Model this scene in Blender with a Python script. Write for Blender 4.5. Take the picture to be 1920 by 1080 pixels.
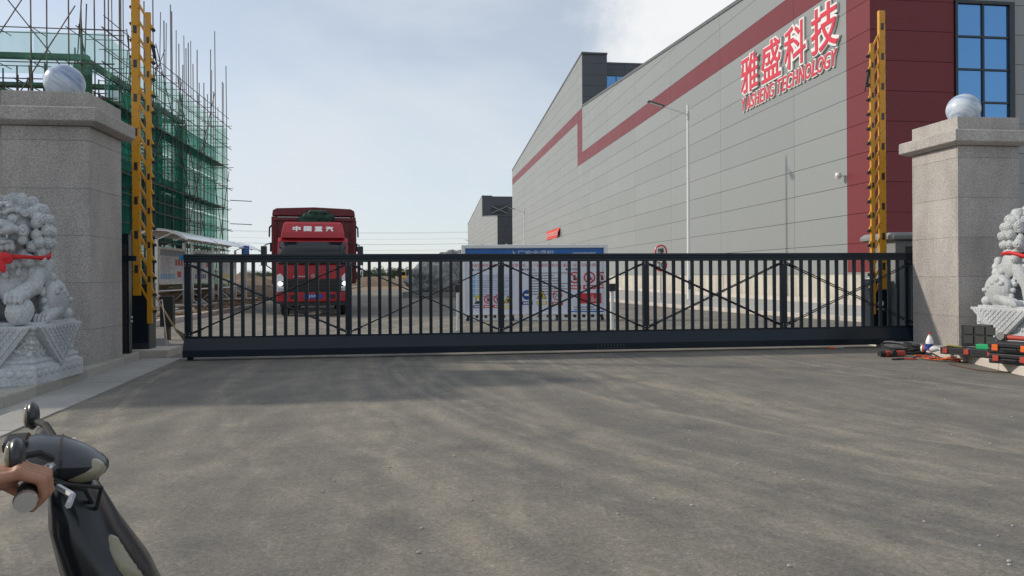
import bpy, math, random
from mathutils import Vector, Matrix
random.seed(7)
R = math.radians
SC = bpy.context.scene
COL = SC.collection
for o in list(bpy.data.objects): bpy.data.objects.remove(o)

# ---------------------------------------------------------------- camera, sky, sun, exposure
CAM_H = 1.3; FPX = 1380.0; YAW = 7.39
cam = bpy.data.cameras.new('camera'); camo = bpy.data.objects.new('camera', cam); COL.objects.link(camo)
cam.sensor_width = 36; cam.lens = 36 * FPX / 1920; cam.shift_y = -23.0 / 1920
cam.clip_start = 0.05; cam.clip_end = 6000
camo.matrix_world = Matrix.Translation((0, 0, CAM_H)) @ Matrix.Rotation(R(-YAW), 4, 'Z') @ Matrix.Rotation(R(90), 4, 'X') @ Matrix.Rotation(-0.006, 4, 'Z')
SC.camera = camo
SUN_EL = 30.5
SUN_DIR = Vector((-0.95, 0.31, 0)).normalized()          # towards the sun, horizontal part
world = bpy.data.worlds.new('World'); SC.world = world; world.use_nodes = True
nt = world.node_tree; nt.nodes.clear(); SKY_OFF = (5.7, 2.5, 0.5)
def wn(t): return nt.nodes.new(t)
wout = wn('ShaderNodeOutputWorld'); bg = wn('ShaderNodeBackground'); sky = wn('ShaderNodeTexSky')
sky.sky_type = 'NISHITA'; sky.sun_disc = False; sky.sun_elevation = R(SUN_EL)
sky.sun_rotation = math.atan2(SUN_DIR.x, SUN_DIR.y)
sky.altitude = 750; sky.air_density = 1.0; sky.dust_density = 1.2; sky.ozone_density = 1.2
bg.inputs['Strength'].default_value = 0.1
hs = wn('ShaderNodeHueSaturation'); hs.inputs['Saturation'].default_value = 0.80; hs.inputs['Value'].default_value = 1.03
nt.links.new(sky.outputs[0], hs.inputs['Color'])
tc = wn('ShaderNodeTexCoord'); mp = wn('ShaderNodeMapping'); mp.inputs['Scale'].default_value = (1.0, 1.0, 2.2); mp.inputs['Location'].default_value = SKY_OFF
nt.links.new(tc.outputs['Generated'], mp.inputs['Vector'])
no = wn('ShaderNodeTexNoise'); no.inputs['Scale'].default_value = 2.1; no.inputs['Detail'].default_value = 7; no.inputs['Roughness'].default_value = 0.55; no.inputs['Distortion'].default_value = 0.35
nt.links.new(mp.outputs[0], no.inputs['Vector'])
rp = wn('ShaderNodeValToRGB'); rp.color_ramp.elements[0].position = 0.40; rp.color_ramp.elements[1].position = 0.72
nt.links.new(no.outputs['Fac'], rp.inputs[0])
mm = wn('ShaderNodeMath'); mm.operation = 'MULTIPLY_ADD'; mm.inputs[1].default_value = 0.52; mm.inputs[2].default_value = 0.44
nt.links.new(rp.outputs['Color'], mm.inputs[0])
mx = wn('ShaderNodeMixRGB'); mx.inputs['Color2'].default_value = (5.2, 5.6, 5.95, 1)
nt.links.new(mm.outputs[0], mx.inputs['Fac']); nt.links.new(hs.outputs[0], mx.inputs['Color1'])
# a brighter cumulus bank standing behind the factory roof
cdir = (camo.matrix_world.to_3x3() @ Vector(((1300 - 960) / FPX, (540 - 23 - 20) / FPX, -1))).normalized()
dt = wn('ShaderNodeVectorMath'); dt.operation = 'DOT_PRODUCT'; dt.inputs[1].default_value = cdir
nv = wn('ShaderNodeVectorMath'); nv.operation = 'NORMALIZE'; nt.links.new(tc.outputs['Generated'], nv.inputs[0]); nt.links.new(nv.outputs[0], dt.inputs[0])
n2 = wn('ShaderNodeTexNoise'); n2.inputs['Scale'].default_value = 9.0; n2.inputs['Detail'].default_value = 8; n2.inputs['Roughness'].default_value = 0.6; nt.links.new(tc.outputs['Generated'], n2.inputs['Vector'])
ad = wn('ShaderNodeMath'); ad.operation = 'MULTIPLY_ADD'; ad.inputs[1].default_value = 0.022; nt.links.new(n2.outputs['Fac'], ad.inputs[0]); nt.links.new(dt.outputs['Value'], ad.inputs[2])
mr = wn('ShaderNodeMapRange'); mr.interpolation_type = 'SMOOTHSTEP'; mr.inputs['From Min'].default_value = 0.999; mr.inputs['From Max'].default_value = 1.010; nt.links.new(ad.outputs[0], mr.inputs['Value'])
mx2 = wn('ShaderNodeMixRGB'); mx2.inputs['Color2'].default_value = (6.4, 6.5, 6.6, 1); nt.links.new(mr.outputs[0], mx2.inputs['Fac']); nt.links.new(mx.outputs[0], mx2.inputs['Color1'])
nt.links.new(mx2.outputs[0], bg.inputs['Color']); nt.links.new(bg.outputs[0], wout.inputs['Surface'])
sl = bpy.data.lights.new('sun', 'SUN'); sl.energy = 2.25; sl.angle = R(2.0); sl.color = (1.0, 0.91, 0.78)
suno = bpy.data.objects.new('sun', sl); COL.objects.link(suno)
sd = Vector((SUN_DIR.x * math.cos(R(SUN_EL)), SUN_DIR.y * math.cos(R(SUN_EL)), math.sin(R(SUN_EL))))
suno.rotation_euler = sd.to_track_quat('Z', 'Y').to_euler(); suno.location = (-40, 20, 40)
vs = SC.view_settings; vs.view_transform = 'Standard'; vs.look = 'None'; vs.gamma = 1; vs.use_curve_mapping = False; vs.exposure = 0.50

# ---------------------------------------------------------------- helpers
def tag(o, label=None, cat=None, group=None, kind=None):
    if label: o['label'] = label
    if cat: o['category'] = cat
    if group: o['group'] = group
    if kind: o['kind'] = kind
    return o
def thing(name, label, cat, loc=(0, 0, 0), rotz=0.0, group=None):
    o = bpy.data.objects.new(name, None); COL.objects.link(o); o.empty_display_size = 0.1
    o.location = loc; o.rotation_euler = (0, 0, rotz)
    return tag(o, label, cat, group)
def link(name, me, parent=None, loc=(0, 0, 0), rot=(0, 0, 0), scale=None):
    o = bpy.data.objects.new(name, me); COL.objects.link(o); o.parent = parent
    o.location = loc; o.rotation_euler = rot
    if scale: o.scale = scale
    return o
def basis(d):
    d = Vector(d).normalized(); a = Vector((0, 0, 1)) if abs(d.z) < 0.9 else Vector((1, 0, 0))
    u = d.cross(a).normalized(); return u, d.cross(u).normalized(), d
class MB:
    def __init__(s): s.v = []; s.f = []
    def add(s, vs, fs):
        n = len(s.v); s.v += [tuple(v) for v in vs]; s.f += [tuple(i + n for i in f) for f in fs]; return s
    def box(s, x0, x1, y0, y1, z0, z1, M=None):
        vs = [(x, y, z) for z in (z0, z1) for y in (y0, y1) for x in (x0, x1)]
        if M is not None: vs = [M @ Vector(v) for v in vs]
        return s.add(vs, [(0, 2, 3, 1), (4, 5, 7, 6), (0, 1, 5, 4), (2, 6, 7, 3), (0, 4, 6, 2), (1, 3, 7, 5)])
    def bar(s, p0, p1, w, t=None, up=(0, 0, 1)):
        p0, p1 = Vector(p0), Vector(p1); d = (p1 - p0); t = t or w
        up = Vector(up)
        if abs(d.normalized().dot(up.normalized())) > 0.95: up = Vector((0, 1, 0))
        u = d.cross(up).normalized() * (w / 2); v = u.cross(d).normalized() * (t / 2)
        vs = [p + a * u + b * v for p in (p0, p1) for b in (-1, 1) for a in (-1, 1)]
        return s.add(vs, [(0, 1, 3, 2), (4, 6, 7, 5), (0, 4, 5, 1), (2, 3, 7, 6), (0, 2, 6, 4), (1, 5, 7, 3)])
    def cyl(s, p0, p1, r0, r1=None, n=8):
        r1 = r0 if r1 is None else r1; p0, p1 = Vector(p0), Vector(p1); u, v, d = basis(p1 - p0)
        vs = []
        for p, r in ((p0, r0), (p1, r1)):
            for k in range(n):
                a = 2 * math.pi * k / n; vs.append(p + u * (math.cos(a) * r) + v * (math.sin(a) * r))
        fs = [(k, (k + 1) % n, n + (k + 1) % n, n + k) for k in range(n)] + [tuple(range(n - 1, -1, -1)), tuple(range(n, 2 * n))]
        return s.add(vs, fs)
    def tube(s, pts, r, n=8):
        for a, b in zip(pts[:-1], pts[1:]): s.cyl(a, b, r, r, n)
        for p in pts[1:-1]: s.sph(p, (r, r, r), n, 5)
        return s
    def sph(s, c, r, seg=12, rings=8, M=None):
        if not hasattr(r, '__len__'): r = (r, r, r)
        c = Vector(c); vs = [Vector((0, 0, -r[2]))]
        for i in range(1, rings):
            a = -math.pi / 2 + math.pi * i / rings
            for k in range(seg):
                b = 2 * math.pi * k / seg; vs.append(Vector((r[0] * math.cos(a) * math.cos(b), r[1] * math.cos(a) * math.sin(b), r[2] * math.sin(a))))
        vs.append(Vector((0, 0, r[2])))
        if M is not None: vs = [M @ v for v in vs]
        fs = []; top = len(vs) - 1
        for k in range(seg):
            fs.append((0, 1 + (k + 1) % seg, 1 + k)); b = 1 + (rings - 2) * seg; fs.append((top, b + k, b + (k + 1) % seg))
        for i in range(rings - 2):
            for k in range(seg):
                a = 1 + i * seg; fs.append((a + k, a + (k + 1) % seg, a + seg + (k + 1) % seg, a + seg + k))
        return s.add([v + c for v in vs], fs)
    def capsule(s, p0, p1, r0, r1, seg=12):          # tapered limb
        s.cyl(p0, p1, r0, r1, seg); s.sph(p0, r0, seg, 8); return s.sph(p1, r1, seg, 8)
    def torus(s, c, axis, R0, r, n=14, m=6, a0=0, a1=2 * math.pi):
        c = Vector(c); u, v, d = basis(axis); vs = []; full = abs(a1 - a0 - 2 * math.pi) < 1e-4; cnt = n if full else n + 1
        for i in range(cnt):
            a = a0 + (a1 - a0) * i / n; e = u * math.cos(a) + v * math.sin(a)
            for j in range(m):
                b = 2 * math.pi * j / m; vs.append(c + e * (R0 + r * math.cos(b)) + d * (r * math.sin(b)))
        fs = []
        for i in range(n):
            i2 = (i + 1) % cnt
            for j in range(m): fs.append((i * m + j, i2 * m + j, i2 * m + (j + 1) % m, i * m + (j + 1) % m))
        if not full: fs += [tuple(range(m - 1, -1, -1)), tuple((cnt - 1) * m + j for j in range(m))]
        return s.add(vs, fs)
    def lathe(s, prof, c=(0, 0, 0), n=16, M=None):
        vs = []; m = len(prof)
        for k in range(n):
            a = 2 * math.pi * k / n
            for r, z in prof: vs.append(Vector((r * math.cos(a), r * math.sin(a), z)))
        if M is not None: vs = [M @ v for v in vs]
        vs = [v + Vector(c) for v in vs]
        fs = [(k * m + i, ((k + 1) % n) * m + i, ((k + 1) % n) * m + i + 1, k * m + i + 1) for k in range(n) for i in range(m - 1)]
        if prof[0][0] > 1e-6: fs.append(tuple(k * m for k in range(n - 1, -1, -1)))
        if prof[-1][0] > 1e-6: fs.append(tuple(k * m + m - 1 for k in range(n)))
        return s.add(vs, fs)
    def prism(s, pts, axis, a, b):                    # closed outline extruded along an axis
        n = len(pts)
        def P(p, t): return {'x': (t, p[0], p[1]), 'y': (p[0], t, p[1]), 'z': (p[0], p[1], t)}[axis]
        vs = [P(p, a) for p in pts] + [P(p, b) for p in pts]
        return s.add(vs, [tuple(range(n - 1, -1, -1)), tuple(range(n, 2 * n))] + [(k, (k + 1) % n, n + (k + 1) % n, n + k) for k in range(n)])
    def loft(s, rings, close=True):                   # rings of equal length
        n = len(rings[0]); vs = [p for r in rings for p in r]; fs = []
        for i in range(len(rings) - 1):
            for k in range(n): fs.append((i * n + k, i * n + (k + 1) % n, (i + 1) * n + (k + 1) % n, (i + 1) * n + k))
        if close: fs += [tuple(range(n - 1, -1, -1)), tuple((len(rings) - 1) * n + k for k in range(n))]
        return s.add(vs, fs)
    def mesh(s, name, mat=None, smooth=False, off=None, fix=True):
        me = bpy.data.meshes.new(name)
        vs = s.v if off is None else [(v[0] - off[0], v[1] - off[1], v[2] - off[2]) for v in s.v]
        me.from_pydata(vs, [], s.f)
        if fix:
            import bmesh
            b = bmesh.new(); b.from_mesh(me); bmesh.ops.recalc_face_normals(b, faces=b.faces); b.to_mesh(me); b.free()
        if mat: me.materials.append(mat)
        if smooth:
            me.polygons.foreach_set('use_smooth', [True] * len(me.polygons))
        me.update(); return me
    def build(s, name, mat, parent=None, smooth=False, bevel=0, off=None, loc=(0, 0, 0), rot=(0, 0, 0), auto=False):
        o = link(name, s.mesh(name, mat, smooth, off), parent, loc, rot)
        if bevel:
            m = o.modifiers.new('bevel', 'BEVEL'); m.width = bevel; m.segments = 2; m.limit_method = 'ANGLE'; m.angle_limit = R(40)
        if auto:
            o.data.polygons.foreach_set('use_smooth', [True] * len(o.data.polygons))
            o.data.set_sharp_from_angle(angle=R(38))
        return o
def struct(o): return tag(o, kind='structure')
def voxel(o, size, it=2, fac=0.5):
    m = o.modifiers.new('remesh', 'REMESH'); m.mode = 'VOXEL'; m.voxel_size = size; m.use_smooth_shade = True
    if it:
        q = o.modifiers.new('smooth', 'SMOOTH'); q.iterations = it; q.factor = fac
    return o
def text_mb(body, w, h, depth, shear=0.0, offset=0.0, keep=False):
    """lettering as geometry in the xy plane, centred, fitted to w x h; front at z = depth"""
    cu = bpy.data.curves.new('lettering', 'FONT'); cu.body = body; cu.size = 1.0; cu.extrude = 0.5; cu.shear = shear; cu.resolution_u = 3; cu.bevel_depth = offset; cu.bevel_resolution = 0
    t = bpy.data.objects.new('lettering', cu); COL.objects.link(t); bpy.context.view_layer.update()
    me = bpy.data.meshes.new_from_object(t.evaluated_get(bpy.context.evaluated_depsgraph_get()))
    vs = [v.co.copy() for v in me.vertices]; fs = [tuple(p.vertices) for p in me.polygons]
    bpy.data.objects.remove(t); bpy.data.curves.remove(cu); bpy.data.meshes.remove(me)
    m = MB()
    if not vs: return m
    x0 = min(v.x for v in vs); x1 = max(v.x for v in vs); y0 = min(v.y for v in vs); y1 = max(v.y for v in vs)
    sx = w / max(x1 - x0, 1e-5); sy = h / max(y1 - y0, 1e-5)
    if keep: sx = sy = min(sx, sy)
    zm = max(v.z for v in vs); m.v = [((v.x - (x0 + x1) / 2) * sx, (v.y - (y0 + y1) / 2) * sy, depth * (v.z + zm) / (2 * zm)) for v in vs]; m.f = fs
    return m
def xf(m, M):
    m.v = [tuple(M @ Vector(v)) for v in m.v]; return m
def lettering(name, body, w, h, depth, mat, parent, M, **k):
    m = xf(text_mb(body, w, h, depth, **k), M)
    return link(name, m.mesh(name, mat), parent)
def frame(o, x, y):                                    # matrix with local x, y axes and origin
    x = Vector(x).normalized(); y = Vector(y).normalized(); z = x.cross(y)
    M = Matrix((x, y, z)).transposed().to_4x4(); M.translation = Vector(o); return M

# ---------------------------------------------------------------- materials
MATS = {}
def S(r, g, b):                                        # sRGB 0-255 to linear
    f = lambda c: (c / 255 / 12.92) if c / 255 <= 0.04045 else ((c / 255 + 0.055) / 1.055) ** 2.4
    return (f(r), f(g), f(b))
class NT:
    def __init__(s, name):
        s.m = bpy.data.materials.new(name); s.m.use_nodes = True; s.t = s.m.node_tree; s.t.nodes.clear()
        s.out = s.n('ShaderNodeOutputMaterial'); s.p = s.n('ShaderNodeBsdfPrincipled'); s.l(s.p.outputs[0], s.out.inputs['Surface'])
        s.tc = s.n('ShaderNodeTexCoord')
    def n(s, t): return s.t.nodes.new(t)
    def l(s, a, b): s.t.links.new(a, b)
    def coord(s, scale=(1, 1, 1), src='Object'):
        m = s.n('ShaderNodeMapping'); m.inputs['Scale'].default_value = scale; s.l(s.tc.outputs[src], m.inputs['Vector']); return m.outputs[0]
    def noise(s, vec, scale, detail=4, rough=0.55, dist=0):
        n = s.n('ShaderNodeTexNoise'); n.inputs['Scale'].default_value = scale; n.inputs['Detail'].default_value = detail
        n.inputs['Roughness'].default_value = rough; n.inputs['Distortion'].default_value = dist
        if vec is not None: s.l(vec, n.inputs['Vector'])
        return n.outputs['Fac']
    def ramp(s, fac, stops):
        r = s.n('ShaderNodeValToRGB'); e = r.color_ramp.elements
        while len(e) < len(stops): e.new(0.5)
        for k, (p, c) in enumerate(stops):
            e[k].position = p; e[k].color = (c, c, c, 1) if not hasattr(c, '__len__') else (*c[:3], 1)
        s.l(fac, r.inputs[0]); return r.outputs['Color']
    def mix(s, fac, a, b, mode='MIX'):
        m = s.n('ShaderNodeMixRGB'); m.blend_type = mode
        for v, i in ((fac, 'Fac'), (a, 'Color1'), (b, 'Color2')):
            if hasattr(v, 'is_linked') or hasattr(v, 'links'): s.l(v, m.inputs[i])
            elif i == 'Fac': m.inputs[i].default_value = v
            else: m.inputs[i].default_value = (v, v, v, 1) if not hasattr(v, '__len__') else (*v[:3], 1)
        return m.outputs[0]
    def math(s, op, a, b=0.0, c=0.0):
        m = s.n('ShaderNodeMath'); m.operation = op
        for k, v in enumerate((a, b, c)):
            if hasattr(v, 'links'): s.l(v, m.inputs[k])
            else: m.inputs[k].default_value = v
        return m.outputs[0]
    def bump(s, h, strength=0.3, dist=0.01):
        b = s.n('ShaderNodeBump'); b.inputs['Strength'].default_value = strength; b.inputs['Distance'].default_value = dist
        s.l(h, b.inputs['Height']); s.l(b.outputs[0], s.p.inputs['Normal']); return b
    def set(s, **k):
        for a, v in k.items():
            i = s.p.inputs[a.replace('_', ' ')]
            if hasattr(v, 'links'): s.l(v, i)
            elif hasattr(v, '__len__') and len(v) == 3: i.default_value = (*v, 1)
            else: i.default_value = v
        return s
def mat(name, col, rough=0.6, metal=0.0, var=0.18, scale=3.0, fine=0.0, fscale=60, bump=0.0, rand=0.0, emit=0.0, spec=None, rvar=0.12):
    n = NT(name); v = n.coord(); a = n.noise(v, scale, 5, 0.6)
    lo = tuple(c * (1 - var) for c in col); hi = tuple(min(1, c * (1 + var)) for c in col)
    c = n.ramp(a, [(0.3, lo), (0.7, hi)])
    if fine:
        f = n.noise(v, fscale, 3, 0.6); c = n.mix(1.0, c, n.ramp(f, [(0.3, 1 - fine), (0.7, 1 + fine)]), 'MULTIPLY')
    if rand:
        oi = n.n('ShaderNodeObjectInfo'); c = n.mix(1.0, c, n.ramp(oi.outputs['Random'], [(0, 1 - rand), (1, 1 + rand)]), 'MULTIPLY')
    n.set(Base_Color=c, Metallic=metal)
    rr = n.math('MULTIPLY_ADD', n.noise(v, scale * 2.3, 4), rvar * 2, rough - rvar); n.set(Roughness=rr)
    if spec is not None: n.p.inputs['Specular IOR Level'].default_value = spec
    if bump: n.bump(n.noise(v, fscale, 4, 0.65), bump, 0.01)
    if emit: n.set(Emission_Color=col, Emission_Strength=emit)
    MATS[name] = n.m; return n.m
def granite(name, base, speck, stain=0.25):
    n = NT(name); v = n.coord()
    f1 = n.noise(v, 95, 2, 0.7); f2 = n.noise(v, 38, 2, 0.6); st = n.noise(n.coord((1, 1, 0.35)), 1.6, 5, 0.65)
    c = n.ramp(f1, [(0.33, tuple(b * (1 - speck) for b in base)), (0.5, base), (0.68, tuple(min(1, b * (1 + speck)) for b in base))])
    c = n.mix(1.0, c, n.ramp(f2, [(0.3, 0.8), (0.7, 1.15)]), 'MULTIPLY')
    c = n.mix(1.0, c, n.ramp(st, [(0.32, 1 - stain), (0.66, 1 + stain * 0.45)]), 'MULTIPLY')
    oi = n.n('ShaderNodeObjectInfo'); c = n.mix(1.0, c, n.ramp(oi.outputs['Random'], [(0, 0.93), (1, 1.07)]), 'MULTIPLY')
    n.set(Base_Color=c, Roughness=0.62); n.bump(f1, 0.12, 0.004); MATS[name] = n.m; return n.m
def asphalt(name):
    n = NT(name); v = n.coord()
    sep = n.n('ShaderNodeSeparateXYZ'); n.l(v, sep.inputs[0]); X, Y = sep.outputs[0], sep.outputs[1]
    w = n.math('MULTIPLY_ADD', n.noise(v, 0.35, 3), 1.6, -0.8)
    dx = n.math('SUBTRACT', X, 14.0); dy = n.math('SUBTRACT', Y, 12.0)
    r = n.math('ADD', n.math('SQRT', n.math('ADD', n.math('MULTIPLY', dx, dx), n.math('MULTIPLY', dy, dy))), n.math('MULTIPLY', w, 0.35))
    th = n.math('ARCTAN2', dy, dx)
    def comb(a, b):
        c = n.n('ShaderNodeCombineXYZ'); n.l(a, c.inputs[0]); n.l(b, c.inputs[1]); return c.outputs[0]
    arcs = n.noise(comb(n.math('MULTIPLY', r, 6.5), n.math('MULTIPLY', th, 1.3)), 1.0, 5, 0.6)
    wide = n.noise(comb(n.math('MULTIPLY', r, 0.9), n.math('MULTIPLY', th, 0.8)), 1.0, 3, 0.5)
    Xw = n.math('ADD', X, n.math('MULTIPLY', w, 0.4))
    lines = n.noise(comb(n.math('MULTIPLY', Xw, 5.5), n.math('MULTIPLY', Y, 0.09)), 1.0, 5, 0.6)
    blot = n.noise(v, 0.42, 7, 0.62, 0.4); mid = n.noise(v, 2.2, 6, 0.65); fine = n.noise(v, 26, 5, 0.75); grit = n.noise(v, 120, 3, 0.7)
    brk = n.ramp(mid, [(0.34, 0.15), (0.60, 1.0)])
    st1 = n.math('MULTIPLY', n.ramp(arcs, [(0.46, 0.0), (0.62, 1.0)]), brk); st2 = n.math('MULTIPLY', n.ramp(lines, [(0.46, 0.0), (0.62, 1.0)]), brk)
    fade = n.ramp(wide, [(0.40, 0.15), (0.60, 1.0)])
    s = n.math('MULTIPLY_ADD', blot, 0.55, n.math('MULTIPLY_ADD', mid, 0.34, 0.41))
    s = n.math('ADD', s, n.math('MULTIPLY', fade, n.math('MULTIPLY_ADD', st1, 0.36, n.math('MULTIPLY', st2, 0.30))))
    # tyre tracks: dusty bands swinging out of the gate to either side, and straight ones
    def band(d, R0, wd): return n.math('MAXIMUM', n.math('SUBTRACT', 1.0, n.math('DIVIDE', n.math('ABSOLUTE', n.math('SUBTRACT', d, R0)), wd)), 0.0)
    def rad(cx, cy):
        a = n.math('SUBTRACT', X, cx); b = n.math('SUBTRACT', Y, cy); return n.math('ADD', n.math('SQRT', n.math('ADD', n.math('MULTIPLY', a, a), n.math('MULTIPLY', b, b))), n.math('MULTIPLY', w, 0.12))
    r1, r2, r3 = rad(14.0, 12.0), rad(-17.0, 13.5), rad(30.0, 12.0)
    tr = None
    for d_, R0, wd, am in ((r1, 14.72, 0.20, 0.9), (r1, 12.9, 0.22, 0.6), (r1, 15.6, 0.5, 0.5), (r1, 11.6, 0.16, 0.5), (r2, 15.9, 0.22, 0.6), (r2, 17.6, 0.24, 0.7), (r2, 16.8, 0.12, 0.4), (r3, 29.2, 0.22, 0.6), (r3, 30.9, 0.24, 0.7), (r3, 27.3, 0.3, 0.4), (r1, 9.3, 0.25, 0.4), (r1, 13.8, 0.12, 0.6), (r2, 14.6, 0.2, 0.5), (r3, 32.4, 0.2, 0.6), (r3, 25.2, 0.25, 0.4)):
        b_ = n.math('MULTIPLY', band(d_, R0, wd), am); tr = b_ if tr is None else n.math('MAXIMUM', tr, b_)
    tread = n.math('MULTIPLY', tr, n.ramp(n.noise(v, 3.0, 5, 0.7), [(0.34, 0.35), (0.60, 1.0)]))
    s = n.math('MULTIPLY_ADD', tread, 0.50, s)
    dust = n.ramp(n.math('SUBTRACT', s, 0.5), [(0.22, 0.05), (0.50, 0.45), (0.84, 1.0)])
    base = n.ramp(mid, [(0.3, (0.108, 0.104, 0.098)), (0.7, (0.138, 0.132, 0.123))])
    c = n.mix(dust, base, (0.262, 0.234, 0.19))
    grn = n.noise(v, 55, 4, 0.8); c = n.mix(1.0, c, n.ramp(grn, [(0.32, 0.80), (0.5, 1.0), (0.68, 1.2)]), 'MULTIPLY')
    fn = n.ramp(fine, [(0.28, 0.72), (0.5, 1.0), (0.75, 1.22)]); gr = n.ramp(grit, [(0.28, 0.74), (0.5, 1.0), (0.72, 1.25)])
    c = n.mix(1.0, c, fn, 'MULTIPLY'); c = n.mix(1.0, c, gr, 'MULTIPLY')
    vo = n.n('ShaderNodeTexVoronoi'); vo.inputs['Scale'].default_value = 70; n.l(v, vo.inputs['Vector']); sv = n.n('ShaderNodeSeparateColor'); n.l(vo.outputs['Color'], sv.inputs[0])
    c = n.mix(1.0, c, n.ramp(sv.outputs[0], [(0.0, 0.84), (0.10, 0.95), (0.9, 1.03), (0.97, 1.2)]), 'MULTIPLY')
    # scattered pale scuffs along the turning tracks
    sc = n.noise(comb(n.math('MULTIPLY', r, 9.0), n.math('MULTIPLY', th, 26.0)), 1.0, 4, 0.7)
    scm = n.math('MULTIPLY', n.ramp(sc, [(0.66, 0), (0.74, 1)]), n.ramp(n.noise(v, 0.8, 3), [(0.45, 0), (0.6, 0.6)]))
    c = n.mix(scm, c, (0.30, 0.27, 0.22))
    # dark damp patches
    wetn = n.noise(v, 0.55, 5, 0.6, 0.3); wet = n.ramp(wetn, [(0.60, 0.0), (0.68, 0.30)])
    c = n.mix(wet, c, (0.06, 0.06, 0.06))
    n.set(Base_Color=c, Roughness=n.ramp(wetn, [(0.55, 0.86), (0.7, 0.62)]))
    n.p.inputs['Specular IOR Level'].default_value = 0.3
    h = n.math('ADD', n.math('MULTIPLY', grit, 0.8), fine); n.bump(h, 0.55, 0.008); MATS[name] = n.m; return n.m
def ground_mat(name, a, b, sc=0.5):
    n = NT(name); v = n.coord(); x = n.noise(v, sc, 8, 0.65); f = n.noise(v, 9, 6, 0.7)
    c = n.mix(1.0, n.ramp(x, [(0.32, a), (0.68, b)]), n.ramp(f, [(0.3, 0.65), (0.7, 1.3)]), 'MULTIPLY')
    n.set(Base_Color=c, Roughness=0.95); n.bump(f, 0.7, 0.06); MATS[name] = n.m; return n.m
def concrete(name, col, var=0.25, streak=True):
    n = NT(name); v = n.coord(); a = n.noise(v, 1.3, 7, 0.65); b = n.noise(n.coord((3.0, 3.0, 0.25)), 1.5, 5, 0.6); f = n.noise(v, 45, 4, 0.7)
    c = n.ramp(a, [(0.3, tuple(x * (1 - var) for x in col)), (0.7, tuple(min(1, x * (1 + var)) for x in col))])
    if streak: c = n.mix(1.0, c, n.ramp(b, [(0.3, 0.78), (0.65, 1.08)]), 'MULTIPLY')
    c = n.mix(1.0, c, n.ramp(f, [(0.3, 0.84), (0.7, 1.14)]), 'MULTIPLY')
    oi = n.n('ShaderNodeObjectInfo'); c = n.mix(1.0, c, n.ramp(oi.outputs['Random'], [(0, 0.88), (1, 1.1)]), 'MULTIPLY')
    n.set(Base_Color=c, Roughness=0.88); n.bump(f, 0.25, 0.01); MATS[name] = n.m; return n.m
def marble(name):
    n = NT(name); a = n.noise(n.coord((0.9, 0.9, 5.0)), 1.5, 6, 0.6, 0.5); b = n.noise(n.coord((1, 1, 9)), 2.4, 4, 0.6, 0.3)
    c = n.mix(0.4, n.ramp(a, [(0.36, S(88, 112, 155)), (0.47, S(150, 168, 194)), (0.6, S(196, 206, 216))]), n.ramp(b, [(0.35, S(118, 140, 175)), (0.55, S(200, 208, 216))]))
    n.set(Base_Color=c, Roughness=0.2); MATS[name] = n.m; return n.m
def net_mat(name, col, alpha):
    n = NT(name); v = n.coord(); a = n.noise(n.coord((1, 1, 0.3)), 1.3, 5, 0.6); oi = n.n('ShaderNodeObjectInfo')
    d = n.n('ShaderNodeBsdfDiffuse'); t = n.n('ShaderNodeBsdfTranslucent'); tr = n.n('ShaderNodeBsdfTransparent')
    c = n.ramp(a, [(0.3, tuple(x * 0.75 for x in col)), (0.7, tuple(x * 1.25 for x in col))])
    n.l(c, d.inputs[0]); n.l(c, t.inputs[0]); m1 = n.n('ShaderNodeMixShader'); m1.inputs[0].default_value = 0.55
    n.l(d.outputs[0], m1.inputs[1]); n.l(t.outputs[0], m1.inputs[2]); tr.inputs[0].default_value = (0.86, 0.96, 0.92, 1)
    m2 = n.n('ShaderNodeMixShader'); al = n.math('ADD', n.math('MULTIPLY_ADD', a, 0.35, alpha - 0.17), n.math('MULTIPLY_ADD', oi.outputs['Random'], 0.2, -0.1))
    n.l(al, m2.inputs[0]); n.l(tr.outputs[0], m2.inputs[1]); n.l(m1.outputs[0], m2.inputs[2]); n.l(m2.outputs[0], n.out.inputs['Surface'])
    MATS[name] = n.m; return n.m
def rock_mat(name):
    n = NT(name); v = n.coord(); a = n.noise(v, 1.1, 8, 0.7, 1.6); b = n.noise(v, 3.2, 6, 0.7, 2.0)
    c = n.mix(0.5, n.ramp(a, [(0.38, (0.08, 0.08, 0.085)), (0.5, (0.26, 0.26, 0.26)), (0.6, (0.55, 0.55, 0.54))]), n.ramp(b, [(0.4, (0.09, 0.09, 0.09)), (0.54, (0.3, 0.3, 0.3)), (0.64, (0.6, 0.6, 0.58))]))
    n.set(Base_Color=c, Roughness=0.85); n.bump(b, 0.8, 0.08); MATS[name] = n.m; return n.m
def glass_mat(name, col, rough=0.06):
    n = NT(name); n.set(Base_Color=col, Roughness=rough, Metallic=0.0); n.p.inputs['IOR'].default_value = 1.5
    n.bump(n.noise(n.coord(), 0.7, 2), 0.03, 0.02); MATS[name] = n.m; return n.m

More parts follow.
